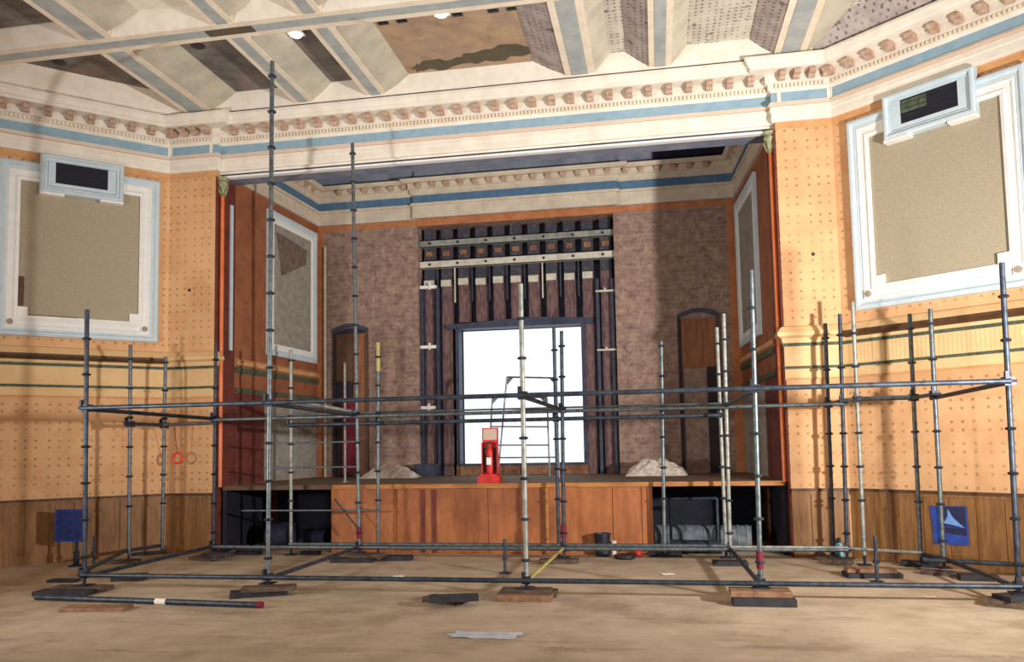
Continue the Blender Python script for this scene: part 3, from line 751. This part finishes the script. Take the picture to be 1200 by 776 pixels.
build('upper_board', MB().box((x0+.03, YS1-.03, zt-1.0), (x0+(x1-x0)*.58, YS1-.006, zt-.12)), 'wainscot_dark', d)
build('maroon_curtain', MB().box((x0+.14, YS1-.035, Z_FLOORS+.05), (x0+(x1-x0)*.72, YS1-.031, zt-1.3)), 'maroon_cloth', d)
d, x0, x1, zt = stage_door(3, 798, 843, 366, 'arched doorway on the right of the stage back wall', True, 'brick')
build('upper_board', MB().box((x0+.03, YS1-.03, zt-.95), (x1-.03, YS1-.006, zt-.10)), 'door_timber', d)
build('door_leaf', MB().box((x1-.20, YS1-.06, Z_FLOORS), (x1-.03, YS1-.006, zt-.95)), 'door_dark', d)

# bright conduit in the left back corner
p = at(381, 420, YS1-.05)
tag(build('conduit_pipe', MB().tube((p.x, YS1-.05, Z_FLOORS), (p.x, YS1-.05, at(381, 290, YS1-.05).z), .025, 8), 'steel_channel_pale', smooth=True), 'pale conduit pipe in the left back corner of the stage', 'pipe')

# rubble heaps on the stage
def heap(name, px0, px1, py0, Y, hpx, label):
    a, b = at(px0, py0, Y), at(px1, py0, Y); mb = MB(); n = 14; m_ = 6; h = hpx/940*Y
    rnd = random.Random(px0); vs = []
    for j in range(m_+1):
        for i in range(n+1):
            t = i/n; s = j/m_
            zz = h*math.sin(math.pi*t)**.6*math.sin(math.pi*s)**.7*(1+rnd.uniform(-.25, .25)) if 0 < i < n and 0 < j < m_ else 0
            vs.append((a.x+(b.x-a.x)*t, Y-.25+.5*s, Z_FLOORS+max(0, zz)))
    fs = [(j*(n+1)+i, j*(n+1)+i+1, (j+1)*(n+1)+i+1, (j+1)*(n+1)+i) for j in range(m_) for i in range(n)]
    mb.add(vs, fs)
    o = build(name, mb, 'rubble'); tag(o, label, 'rubble')
heap('rubble_heap', 425, 490, 555, 13.4, 15, 'pale plaster rubble heap at the left of the stage below the doorway wall')
heap('rubble_heap', 733, 806, 553, 13.2, 17, 'pale plaster rubble heap at the right of the stage near the arched doorway')

# faint tubular guard frames standing on the stage before the daylight
def guard_frame(corners, Y, bars, label, braces=True):
    pts = [at(x, y, Y) for x, y in corners]          # TL, TR, BR, BL
    for q in pts[2:]: q.z = Z_FLOORS
    t = empty('guard_frame', ((pts[2].x+pts[3].x)/2, Y, Z_FLOORS)); tag(t, label, 'guard frame', 'tubular guard frames on the stage')
    for (a, b, nm) in ((pts[0], pts[3], 'upright'), (pts[1], pts[2], 'upright'), (pts[0], pts[1], 'top_rail')):
        build(nm, MB().tube(a, b, .014, 8), 'galv', t, smooth=True)
    for py_ in bars:
        z = at(620, py_, Y).z; f = (pts[0].z-z)/(pts[0].z-pts[3].z)
        build('cross_rail', MB().tube(pts[0].lerp(pts[3], f), pts[1].lerp(pts[2], f), .012, 8), 'galv', t, smooth=True)
    for a, dx in ((pts[0], .12), (pts[1], -.12)):
        mb = MB().prism([a+Vector((0, -.004, 0)), a+Vector((dx, -.004, 0)), a+Vector((0, -.004, -.13))], (0, .008, 0))
        build('gusset', mb, 'galv', t)
guard_frame(((594, 442), (652, 443), (655, 548), (583, 548)), 12.6, (479, 536), 'grey tubular guard frame with gusset corners nearer the right of the bright doorway')
guard_frame(((577, 465), (641, 466), (644, 548), (572, 548)), 13.3, (499, 521), 'faint grey tubular guard frame standing behind the nearer one in the daylight')

# fire point on the stage edge ----------------------------------------------------
Yf = 11.15
a = at(565, 566, Yf); b = at(584, 566, Yf); top = at(574, 502, Yf).z
cx = (a.x+b.x)/2; w = (b.x-a.x)
fp = empty('fire_point', (cx, Yf, Z_FLOORS)); tag(fp, 'red fire extinguisher point with white sign standing on the stage edge', 'fire point')
build('base', MB().box((cx-w*.66, Yf-.12, Z_FLOORS), (cx+w*.66, Yf+.12, Z_FLOORS+.10)).box((cx-w*.5, Yf-.10, Z_FLOORS+.10), (cx+w*.5, Yf+.1, Z_FLOORS+.13)), 'red_paint', fp)
build('back_board', MB().box((cx-w*.5, Yf+.05, Z_FLOORS+.12), (cx+w*.5, Yf+.07, top-.18)).box((cx-w*.5, Yf-.02, Z_FLOORS+.12), (cx-w*.5+.015, Yf+.05, top-.2)).box((cx+w*.5-.015, Yf-.02, Z_FLOORS+.12), (cx+w*.5, Yf+.05, top-.2)), 'red_paint', fp)
build('dark_recess', MB().box((cx-w*.42, Yf+.04, Z_FLOORS+.16), (cx+w*.42, Yf+.049, top-.28)), 'black_plastic', fp)
sg = build('sign', MB().box((cx-w*.5, Yf+.045, top-.18), (cx+w*.5, Yf+.07, top)), 'sign_cream', fp)
build('sign_border', MB().ring(lambda u, n, z: Vector((u, Yf+.045-n, z)), (cx-w*.5, cx+w*.5, top-.18, top+.006), [(0, -.01), (0, .006), (.016, .006), (.016, -.01)]), 'red_paint', sg)
ex = build('extinguisher', MB().lathe([(.045, 0), (.05, .02), (.05, .30), (.035, .36), (.018, .39), (.018, .42)], (cx, Yf-.01, Z_FLOORS+.13), 12), 'red_paint', fp, smooth=True)
build('valve', MB().box((cx-.04, Yf-.03, Z_FLOORS+.55), (cx+.03, Yf+.01, Z_FLOORS+.58)).tube((cx-.03, Yf-.02, Z_FLOORS+.56), (cx-.055, Yf-.02, Z_FLOORS+.40), .01, 6), 'black_plastic', ex)
build('instruction_label', MB().box((cx-.035, Yf-.066, Z_FLOORS+.26), (cx+.035, Yf-.058, Z_FLOORS+.36)), 'white_paint', ex)

# ------------------------------------------------------------------ scaffold
Y1, Y2, Y3 = 7.9, 10.3, 10.72
scf = empty('scaffold', (-1.6, 9.2, 0)); tag(scf, 'grey tubular scaffold of poles and rails standing before the stage', 'scaffold')
LOW, UP = .17, 1.985
_col = {}
collar_src = {}
def collar(parent, x, y, z, mt):
    cm = 'galv_dark' if mt != 'galv_dark' else 'coupler_steel'
    if cm not in collar_src:
        mb = MB().lathe([(.026, -.016), (.042, -.011), (.050, .0), (.042, .011), (.026, .016)], (x, y, z), 8)
        collar_src[cm] = build('collar', mb, cm, parent, origin=(x, y, z))
    else: share('collar', collar_src[cm], parent, (x, y, z))
def standard(tx, ty, bx, by, Y, base=.10, material='galv', collars=True, r=.0242, step=.4, phase=.36, h=.0):
    """pole at depth Y: top seen at (tx, ty), foot at (bx, by)"""
    P = at(tx, ty, Y); Q = at(bx, by, Y); base = max(.12, h+.07)
    x = Q.x; xt = P.x
    # poles lean a little
    top = Vector((xt, Y, P.z)); foot = Vector((x+(x-xt)*0, Y, base))
    s = build('standard', MB().tube(foot, top, r, 10), material, scf, smooth=True)
    if collars:
        z = phase
        while z < P.z-.06:
            t = (z-base)/(P.z-base)
            collar(s, x+(xt-x)*t, Y, z, material); z += step
    # screw jack and base plate
    j = build('base_jack', MB().tube((x, Y, h+.008), (x, Y, base+.01), .017, 8).box((x-.075, Y-.075, h+.002), (x+.075, Y+.075, h+.010)), 'coupler_steel', scf)
    return s, x, xt, P.z
def bar(name, p, q, r=.0242, material='galv_dark'):
    return build(name, MB().tube(p, q, r, 10), material, scf, smooth=True)
def coupler(x, y, z, s=1.0):
    mb = MB().box((-.045*s, -.045*s, -.04*s), (.045*s, .045*s, .04*s), c=(x, y, z)).tube((x-.05*s, y-.055*s, z), (x+.05*s, y-.055*s, z), .012, 6).box((-.012, -.02, -.0), (.012, .02, .09*s), c=(x-.03*s, y-.04*s, z))
    build('coupler', mb, 'coupler_steel', scf)
front = []
for tx, ty, bx, by, mt, h in ((102, 363, 99, 680, 'galv_dark', .052), (319, 72, 314, 685, 'galv', .099), (610, 333, 617, 690, 'galv_pale', .089), (880, 317, 892, 695, 'galv', .124), (1174, 308, 1195, 700, 'galv_dark', .104)):
    s, x, xt, zt = standard(tx, ty, bx, by, Y1, material=mt, h=h)
    front.append((x, xt))
# tall pole standing behind, second row and third row
second = []
for tx, ty, bx, by, mt, h in ((253, 402, 250, 650, 'galv_dark', .104), (413, 168, 421, 650, 'galv', .099), (658, 388, 661, 655, 'galv_dark', .052), (848, 368, 856, 650, 'galv_pale', .062), (984, 368, 993, 655, 'galv_dark', .062)):
    s, x, xt, zt = standard(tx, ty, bx, by, Y2, material=mt, h=h)
    second.append((x, xt))
s, x, xt, zt = standard(1090, 362, 1106, 660, 9.6, material='galv', h=.062); s5 = (x, xt)
third = []
for tx, ty, bx, by, Y, mt in ((153, 404, 151, 650, 9.85, 'galv'), (194, 418, 190, 645, 10.4, 'galv'), (341, 410, 341, 642, Y3, 'galv_pale'), (443, 402, 443, 645, Y3, 'galv'),
                          (649, 384, 655, 645, Y3, 'galv_dark'), (775, 400, 779, 648, Y3, 'galv'), (840, 384, 851, 648, Y3, 'galv_pale'), (967, 379, 977, 648, 10.55, 'galv_dark'),
                          (999, 354, 1013, 650, 10.2, 'galv_pale'), (1066, 368, 1079, 648, 9.95, 'galv')):
    s, x, xt, zt = standard(tx, ty, bx, by, Y, material=mt, phase=.76, h={153: .042, 194: .052, 775: .052, 967: .052, 1066: .062}.get(tx, 0))
    third.append((x, xt, Y))
    if tx == 443:
        build('tape_wrap', MB().tube((xt, Y, zt-.40), (xt, Y, zt+.004), .0265, 10), 'yellow_tape', s)
def zx(pair, z, zt=3.1): return pair[0]+(pair[1]-pair[0])*min(1, z/zt)
# ledgers along the rows
def row(pts, Y, z, mt='galv_dark', r=.0242, over=.0):
    for i in range(len(pts)-1): bar('ledger', (pts[i]-over, Y-.05, z), (pts[i+1]+over, Y-.05, z), r, mt)
fx_up = [zx(p, UP) for p in front]; fx_lo = [p[0] for p in front]
fx_up[1] = front[1][0]+(front[1][1]-front[1][0])*.35
row(fx_up, Y1, UP); row(fx_lo, Y1, LOW)
for x in fx_up: coupler(x, Y1, UP)
for x in fx_lo: coupler(x, Y1, LOW, .9)
sx_up = [zx(p, 1.9) for p in second]; sx_lo = [p[0] for p in second]
row(sx_up, Y2, 1.915, 'galv'); row(sx_lo, Y2, .17, 'galv')
for x in sx_up: coupler(x, Y2, 1.93)
for x in sx_lo: coupler(x, Y2, .17, .9)
# third row ledgers in front of the stage
t3 = [zx((p[0], p[1]), 1.85) for p in third if p[2] == Y3]
row(t3, Y3, at(620, 492, Y3).z, 'galv_dark', .027)
row(t3[:], Y3, at(620, 479, Y3).z, 'galv', .014)
row([p[0] for p in third if p[2] == Y3], Y3, .16, 'galv')
for x in t3: coupler(x, Y3, at(620, 492, Y3).z, .9)
# transoms from front to second row, up and low
for (xa, xb, ya, yb, z0, z1, r, mt) in [(fx_up[i], (sx_up+[s5[0]])[i] if i < 4 else zx(s5, 1.97), Y1, Y2 if i < 4 else 9.6, UP-.01, 1.93, .0242, 'galv_dark') for i in range(5)]:
    bar('transom', (xa, ya+.02, z0), (xb, yb+.12, z1), r, mt)
lo2 = sx_lo[:4]+[s5[0]]
for i in range(5):
    bar('transom', (fx_lo[i], Y1+.02, LOW-.02), (lo2[i], (Y2 if i < 4 else 9.6)+.08, .17), .018 if i == 2 else .0242, 'yellow_tape' if i == 2 else 'galv_dark')
# left return bay and right return bay
lx = [(p[0], p[1], p[2]) for p in third if p[0] < -6.3]
rx = [(p[0], p[1], p[2]) for p in third if p[0] > 1.8]
def link(a, b, za, zb, mt='galv_dark', r=.0242): bar('ledger', (a[0], a[1]-.05, za), (b[0], b[1]-.05, zb), r, mt)
Lp = [(zx(l, 1.9), l[2]) for l in lx]; sL = (sx_up[0], Y2)
link(Lp[0], Lp[1], 1.875, 1.865); link(Lp[1], sL, 1.865, 1.875, 'galv'); link((fx_lo[0], Y1), Lp[0], .2, .17); link(Lp[0], Lp[1], .17, .17)
coupler(Lp[0][0], Lp[0][1], 1.87); coupler(Lp[1][0], Lp[1][1], 1.86)
Rp = [(zx(l, 1.95), l[2]) for l in rx]
link((sx_up[3], Y2), Rp[0], 1.92, 1.925, 'galv'); link(Rp[0], (sx_up[4], Y2), 1.925, 1.955, 'galv'); link((sx_up[4], Y2), Rp[1], 1.955, 1.965, 'galv'); link(Rp[1], Rp[2], 1.965, 1.955, 'galv', .028); link(Rp[2], (zx(s5, 1.97), 9.6), 1.955, 1.97, 'galv')
for q, z in ((Rp[0], 1.925), (Rp[1], 1.965), (Rp[2], 1.955), ((zx(s5, 1.97), 9.6), 1.97)): coupler(q[0], q[1], z)
link((sx_lo[3], Y2), (sx_lo[4], Y2), .20, .20, 'galv_pale', .018); link((sx_lo[4], Y2), (rx[2][0], rx[2][2]), .19, .19, 'galv_pale', .018); link((rx[2][0], rx[2][2]), (s5[0], 9.6), .17, .17)
link((rx[2][0]-.1, 9.6), (3.9, 9.2), .16, .16)
# thin guard rails left of the stage front
z = at(380, 598, Y3).z
bar('guard_rail', (at(285, 598, Y3).x, Y3-.04, z), (at(446, 598, Y3).x, Y3-.04, z), .014, 'galv')
for py_ in (519, 548):
    z = at(350, py_, Y3).z; bar('guard_rail', (at(312, py_, Y3).x, Y3-.04, z), (at(420, py_, Y3).x, Y3-.04, z), .012, 'galv')
# bright poked-out tube end of a transom over the left part of the stage
bar('transom', at(345, 470, 10.6), at(494, 497, 11.4), .026, 'galv_pale')
# diagonal braces low down
bar('brace', at(392, 585, Y3-.06), at(424, 625, Y3-.06), .012, 'galv_dark')
# red plastic sleeves on three poles
for (x, Y, z) in ((front[3][0], Y1, .30), (second[1][0], Y2, .28), (second[2][0], Y2, .30)):
    build('red_sleeve', MB().tube((x, Y, z), (x, Y, z+.16), .034, 10), 'maroon_cloth', scf, smooth=True)

# white pole standing on the stage
p = at(404, 425, 11.9)
tag(build('prop_pole', MB().tube((p.x, 11.9, Z_FLOORS), (p.x, 11.9, p.z), .02, 8).tube((p.x, 11.9, Z_FLOORS), (p.x, 11.9, Z_FLOORS+.008), .06, 10), 'galv_pale', smooth=True), 'thin white pole standing on the stage before the left arched doorway', 'pole')

# ------------------------------------------------------------------ timber sole boards
def board(px, py, ln, wd, th, rot, z0=0.0, material='sole_timber', label='', group='timber sole boards', tilt=0.0):
    p = on(px, py, z0)
    mb = MB(); R = Matrix.Rotation(math.radians(rot), 3, 'Z') @ Matrix.Rotation(math.radians(tilt), 3, 'Y')
    b = .006
    lo = [(-ln/2, -wd/2, 0), (ln/2, -wd/2, 0), (ln/2, wd/2, 0), (-ln/2, wd/2, 0)]
    hi = [(-ln/2+b, -wd/2+b, th), (ln/2-b, -wd/2+b, th), (ln/2-b, wd/2-b, th), (-ln/2+b, wd/2-b, th)]
    mid_ = [(x, y, th-b) for x, y, _ in lo]
    vs = [R @ Vector(v)+Vector((p.x, p.y, z0+.001)) for v in lo+mid_+hi]
    fs = [(3,2,1,0), (8,9,10,11)]+[(k*4+i, k*4+(i+1) % 4, (k+1)*4+(i+1) % 4, (k+1)*4+i) for k in (0, 1) for i in range(4)]
    mb.add(vs, fs)
    o = build('sole_board', mb, material); tag(o, label, 'timber board', group)
    return o
def wboard(x, y, ln, wd, th, rot, z0, material, label):
    p = Vector((x, y, z0)); q = Vector(p)-CAMP
    # project to reuse board(): direct placement
    global on
    keep = on; on = lambda a, b, c: p
    o = board(0, 0, ln, wd, th, rot, z0, material, label); on = keep
    return o
f = front
wboard(f[0][0]-.02, Y1-.02, .62, .22, .05, 4, 0, 'sole_timber', 'timber board under the leftmost front scaffold pole')
wboard(f[0][0]-.02, Y1-.27, .60, .20, .05, 4, 0, 'sole_dark', 'dark timber board in front of the leftmost front scaffold pole')
board(152, 680, .36, .18, .07, 12, 0, 'sole_dark', 'dark timber block right of the leftmost front scaffold pole')
board(75, 682, .34, .14, .03, 3, 0, 'sole_dark', 'thin dark board left of the leftmost front scaffold pole')
wboard(f[1][0]-.04, Y1-.12, .56, .24, .05, 28, 0, 'sole_dark', 'lower dark board under the tall front scaffold pole')
wboard(f[1][0]+.07, Y1-.12, .54, .20, .045, 20, .052, 'sole_timber', 'upper board crossed over another under the tall front scaffold pole')
wboard(f[2][0], Y1-.14, .54, .20, .055, 2, 0, 'sole_timber_orange', 'front brown block under the pole before the bright doorway')
wboard(f[2][0]+.02, Y1+.10, .54, .20, .055, 2, 0, 'sole_timber', 'rear brown block under the pole before the bright doorway')
wboard(f[2][0]+.0, Y1-.02, .50, .22, .03, 2, .057, 'sole_timber', 'top brown block under the pole before the bright doorway')
wboard(f[3][0]+.0, Y1-.16, .55, .24, .07, 0, 0, 'sole_dark', 'dark lower block under the scaffold pole with a red sleeve')
wboard(f[3][0]-.02, Y1-.08, .54, .26, .05, 0, .072, 'sole_timber_orange', 'upper orange-brown block under the scaffold pole with a red sleeve')
wboard(f[4][0]-.05, Y1-.10, .50, .20, .06, -28, 0, 'sole_timber', 'lower grey board under the rightmost front scaffold pole')
wboard(f[4][0]+.02, Y1-.02, .44, .22, .04, 20, .062, 'sole_dark', 'upper dark board under the rightmost front scaffold pole')
board(522, 706, .42, .19, .05, -22, 0, 'sole_timber', 'lower board of the loose pair on the floor between two poles')
board(532, 704, .46, .16, .05, 16, .052, 'sole_dark', 'upper dark board of the loose pair on the floor between two poles')
board(113, 715, .62, .20, .035, 8, 0, 'sole_timber_orange', 'loose orange-brown plank lying in front of the floor pipe')
g = second
wboard(g[0][0]-.02, Y2-.12, .46, .2, .05, -14, 0, 'sole_timber', 'lower board under the second-row pole at the left pier')
wboard(g[0][0]+.16, Y2-.16, .42, .18, .05, 22, .052, 'sole_dark', 'upper dark board under the second-row pole at the left pier')
wboard(g[1][0]-.02, Y2-.15, .56, .24, .05, 4, 0, 'sole_dark', 'lower dark board under the tall second-row pole')
wboard(g[1][0]+.12, Y2-.08, .50, .22, .045, -8, .052, 'sole_timber', 'upper board under the tall second-row pole')
wboard(g[1][0]+.52, Y2+.02, .40, .2, .06, 6, 0, 'sole_dark', 'dark board right of the tall second-row pole')
wboard(g[2][0]-.05, Y2-.12, .50, .22, .05, 4, 0, 'sole_timber', 'board under the second-row pole before the bright doorway')
wboard(g[3][0]-.02, Y2-.16, .40, .24, .05, 2, 0, 'sole_dark', 'dark board under the pale second-row pole at the right pier')
wboard(g[4][0]-.10, Y2-.06, .28, .20, .06, -20, 0, 'sole_timber', 'board under the second-row pole on the right side')
for (px_, py_, ln, wd, th, rot, z0, mt, lab) in (
    (140, 660, .50, .18, .04, 25, 0, 'sole_timber', 'thin board beside the left wall behind the leftmost pole'),
    (172, 650, .46, .18, .05, 35, 0, 'sole_dark', 'dark board beside the left wall under a pole'),
    (208, 645, .46, .18, .05, 18, 0, 'sole_timber', 'brown board in the left corner under the thin pole'),
    (292, 650, .34, .18, .09, 10, 0, 'sole_dark', 'dark block before the left stage opening'),
    (364, 650, .26, .14, .05, 0, 0, 'sole_dark', 'small dark block below the left stage opening'),
    (780, 652, .42, .2, .05, 0, 0, 'sole_dark', 'dark board at the foot of the stage front right end'),
    (1022, 676, .56, .26, .05, 4, 0, 'sole_dark', 'lower dark board of the right-hand stack by the wainscot'),
    (1020, 670, .50, .22, .04, -3, .052, 'sole_timber_orange', 'upper orange-brown board of the right-hand stack by the wainscot'),
    (966, 656, .24, .18, .05, -20, 0, 'sole_timber', 'short brown board before the right pier wainscot'),
    (1078, 664, .40, .16, .06, -24, 0, 'sole_dark', 'dark curved-looking board below the blue poster, left one'),
    (1100, 674, .34, .13, .05, -30, 0, 'sole_timber', 'board below the blue poster, middle one'),
    (1146, 680, .36, .16, .06, -4, 0, 'sole_dark', 'dark board below the blue poster, right one')):
    board(px_, py_, ln, wd, th, rot, z0, mt, lab)

# loose pipe on the floor
p, q = on(42, 700, .03), on(302, 709, .03)
lp = empty('floor_pipe', (p+q)/2-Vector((0, 0, .03))); tag(lp, 'long loose steel pipe lying on the floor at the left front', 'pipe')
build('tube', MB().tube(p, q, .028, 12), 'galv_dark', lp, smooth=True)
build('end_cap', MB().tube(q, q+(q-p).normalized()*.05, .033, 12), 'maroon_cloth', lp)
m1 = p.lerp(q, .56); build('tape_mark', MB().tube(m1, m1+(q-p).normalized()*.12, .0295, 12), 'paper', lp)
# short jack posts standing loose
for px_, py_, top, lab in ((592, 672, 632, 'short loose jack post standing on the floor left of the centre pole'), (1028, 682, 628, 'short loose jack post standing before the right-hand board stack'), (110, 664, 628, 'short loose jack post beside the leftmost front pole')):
    p = on(px_, py_, 0); h = at(px_, top, p.y).z
    t = empty('jack_post', p); tag(t, lab, 'jack post', 'loose jack posts')
    build('plate', MB().box((p.x-.06, p.y-.06, 0), (p.x+.06, p.y+.06, .008)), 'coupler_steel', t)
    build('screw', MB().tube((p.x, p.y, .008), (p.x, p.y, h), .019, 10), 'galv_dark', t, smooth=True)
    build('nut', MB().tube((p.x, p.y, h*.40), (p.x, p.y, h*.40+.035), .034, 6), 'coupler_steel', t)

# blue board on a post, left -------------------------------------------------------
p = on(88, 664, 0); Yb = p.y
a, b = at(66, 597, Yb), at(102, 635, Yb)
t = empty('sign_board', p); tag(t, 'dark blue square board on a short black post by the left wall', 'sign board')
build('board', MB().box((a.x, Yb-.012, b.z), (b.x, Yb+.006, a.z)), 'board_blue', t)
bo = build('board_edge', MB().ring(lambda u, n, z: Vector((u, Yb-.012-n, z)), (a.x, b.x, b.z, a.z), [(0, 0), (0, .006), (.025, .006), (.025, 0)]), 'poster_blue', t)
build('post', MB().tube((p.x, Yb+.02, .02), (p.x, Yb+.02, b.z+.12), .022, 8).tube((p.x, Yb+.02, .02), (p.x, Yb+.02, .20), .036, 8), 'black_plastic', t)
build('foot', MB().lathe([(.10, 0), (.10, .012), (.04, .03)], (p.x, Yb+.02, 0), 12), 'black_plastic', t)
# blue poster on the right wall
t = empty('poster', WR(1.13, 0, .27)); tag(t, 'blue poster with a pale peak shape fixed to the right wainscot', 'poster')
U0 = 1.0-.012
pz = .034
build('sheet', MB().prism([WR(U0, pz, .70), WR(U0+.40, pz, .715), WR(U0+.405, pz, .275), WR(U0+.03, pz, .265)], (WR(0, .006, 0)-WR(0, 0, 0))), 'poster_blue', t)
build('dark_field', MB().prism([WR(U0+.14, pz+.006, .70), WR(U0+.385, pz+.006, .70), WR(U0+.39, pz+.006, .475), WR(U0+.14, pz+.006, .475)], (WR(0, .002, 0)-WR(0, 0, 0))), 'poster_navy', t)
build('dark_field', MB().prism([WR(U0+.12, pz+.006, .465), WR(U0+.39, pz+.006, .465), WR(U0+.39, pz+.006, .38), WR(U0+.13, pz+.006, .40)], (WR(0, .002, 0)-WR(0, 0, 0))), 'poster_navy', t)
build('pale_peak', MB().prism([WR(U0+.20, pz+.008, .67), WR(U0+.25, pz+.008, .58), WR(U0+.37, pz+.008, .47), WR(U0+.15, pz+.008, .51), WR(U0+.19, pz+.008, .58)], (WR(0, .002, 0)-WR(0, 0, 0))), 'poster_light', t)

# black bucket and clutter at the foot of the stage
p = at(706, 640, 10.82); p.z = 0
t = empty('bucket', p); tag(t, 'black bucket with a grey base at the foot of the stage front', 'bucket')
build('body', MB().lathe([(.095, .09), (.11, .28), (.118, .285), (.118, .30), (.10, .30), (.088, .10)], p, 16), 'black_plastic', t, smooth=True)
build('stand', MB().lathe([(.09, 0), (.095, .09)], p, 16), 'galv_dark', t)
for px_, py_, mt, lab in ((719, 634, 'paper', 'upper white cup beside the black bucket'), (719, 648, 'paper', 'lower white cup beside the black bucket')):
    p = at(719, 640, 10.86); p.z = 0; zc = 0 if py_ > 640 else .10
    tag(build('paper_cup', MB().lathe([(.03, .001), (.042, .095), (.045, .098)], (p.x, p.y, zc), 12), mt, smooth=True), lab, 'cup', 'cups by the bucket')
p = at(747, 640, 10.86); p.z = 0
tag(build('red_can', MB().lathe([(.05, 0), (.052, .01), (.052, .06), (.045, .07)], p, 12), 'red_paint'), 'small red can at the right end of the stage front', 'can')
p = at(732, 640, 10.60); p.z = 0
tag(build('cable_coil', MB().lathe([(.12, 0), (.14, .02), (.14, .05), (.10, .06), (.06, .05)], p, 14), 'black_plastic', smooth=True), 'dark coil of cable lying beside the red can', 'cable')
p = at(983, 640, 10.72); p.z = 0
t = empty('spray_bottle', p); tag(t, 'pale blue bottle with dark cap on the floor by the right pier', 'bottle')
build('body', MB().lathe([(.05, 0), (.055, .02), (.05, .16), (.022, .20)], p, 12), 'cyan_plastic', t, smooth=True)
build('cap', MB().lathe([(.024, .20), (.024, .25), (.012, .26)], p, 10), 'black_plastic', t)
# clutter in the understage voids
def roll(name, px0, px1, py, Y, r, material, label):
    a, b = at(px0, py, Y), at(px1, py, Y)
    zc = r
    mb = MB().tube((a.x, Y, zc), (b.x, Y-.05, zc), r, 14)
    for k in range(3):
        t_ = .2+.3*k; x = a.x+(b.x-a.x)*t_; mb.tube((x, Y-.05*t_, zc), (x+.03, Y-.05*t_, zc), r*1.06, 14)
    tag(build(name, mb, material, smooth=True), label, 'roll', 'rolls under the stage')
roll('tarpaulin_roll', 768, 838, 615, 11.75, .16, 'tarp', 'grey tarpaulin roll under the right end of the stage')
roll('tarpaulin_roll', 785, 845, 630, 11.16, .09, 'tarp_dark', 'dark tarpaulin roll lying in front under the right end of the stage')
roll('tarpaulin_roll', 845, 880, 618, 11.5, .17, 'tarp', 'short grey tarpaulin roll behind the pale pole under the stage')
roll('tarpaulin_roll', 318, 345, 622, 11.5, .19, 'tarp_dark', 'dark round bundle under the left end of the stage')
roll('tarpaulin_roll', 360, 385, 628, 11.9, .12, 'tarp_dark', 'dark bundle right of the round one under the left end of the stage')
p, q = at(785, 585, 11.36), at(840, 584, 11.36)
t = empty('steel_rail', (p.x, 11.36, 0)); tag(t, 'horizontal steel rail on legs under the right end of the stage', 'rail')
build('tube', MB().tube(p, q, .02, 8), 'galv_dark', t); build('leg', MB().tube((p.x, 11.36, 0), p, .02, 8), 'galv_dark', t); build('leg', MB().tube((q.x, 11.36, 0), q, .02, 8), 'galv_dark', t)
# red tape ring hanging at the left pier, papers and plastic on the floor
c = at(208, 537, 10.55); mb = MB(); n = 18; r = .075
ringp = [c+Vector((r*math.cos(2*math.pi*i/n), 0, r*math.sin(2*math.pi*i/n))) for i in range(n+1)]
t = empty('tape_ring', c-Vector((0, 0, r))); tag(t, 'red ring of tape hanging on a thin cord before the left corner wall', 'tape ring')
build('ring', MB().path(ringp, .016, 8), 'tape_red', t, smooth=True)
build('cord', MB().tube(c+Vector((0, 0, r)), (c.x, c.y-.1, 1.86), .005, 6), 'maroon_cloth', t)
def sheet(px, py, sx, sy, material, label, name='paper_scrap'):
    p = on(px, py, 0); n = 5; vs = []; rnd = random.Random(px)
    for j in range(n+1):
        for i in range(n+1):
            ex = 1-.25*rnd.random() if (i in (0, n) or j in (0, n)) else 1
            vs.append((p.x+(i/n-.5)*sx*ex, p.y+(j/n-.5)*sy*ex, .004+rnd.uniform(0, .008)))
    mb = MB().add(vs, [(j*(n+1)+i, j*(n+1)+i+1, (j+1)*(n+1)+i+1, (j+1)*(n+1)+i) for j in range(n) for i in range(n)])
    o = build(name, mb, material); tag(o, label, 'plastic sheet' if 'plastic' in material else 'paper')
    sol = o.modifiers.new('thickness', 'SOLIDIFY'); sol.thickness = .003
sheet(568, 745, .62, .26, 'plastic_clear', 'crumpled translucent plastic sheet on the floor in the foreground', 'plastic_sheet')
sheet(467, 676, .14, .06, 'paper', 'small white paper scrap on the floor behind the front rail')
sheet(783, 674, .16, .07, 'paper', 'white paper scrap on the floor right of the centre pole')
sheet(1091, 701, .10, .08, 'paper', 'white crumpled scrap on the floor before the right-hand boards')
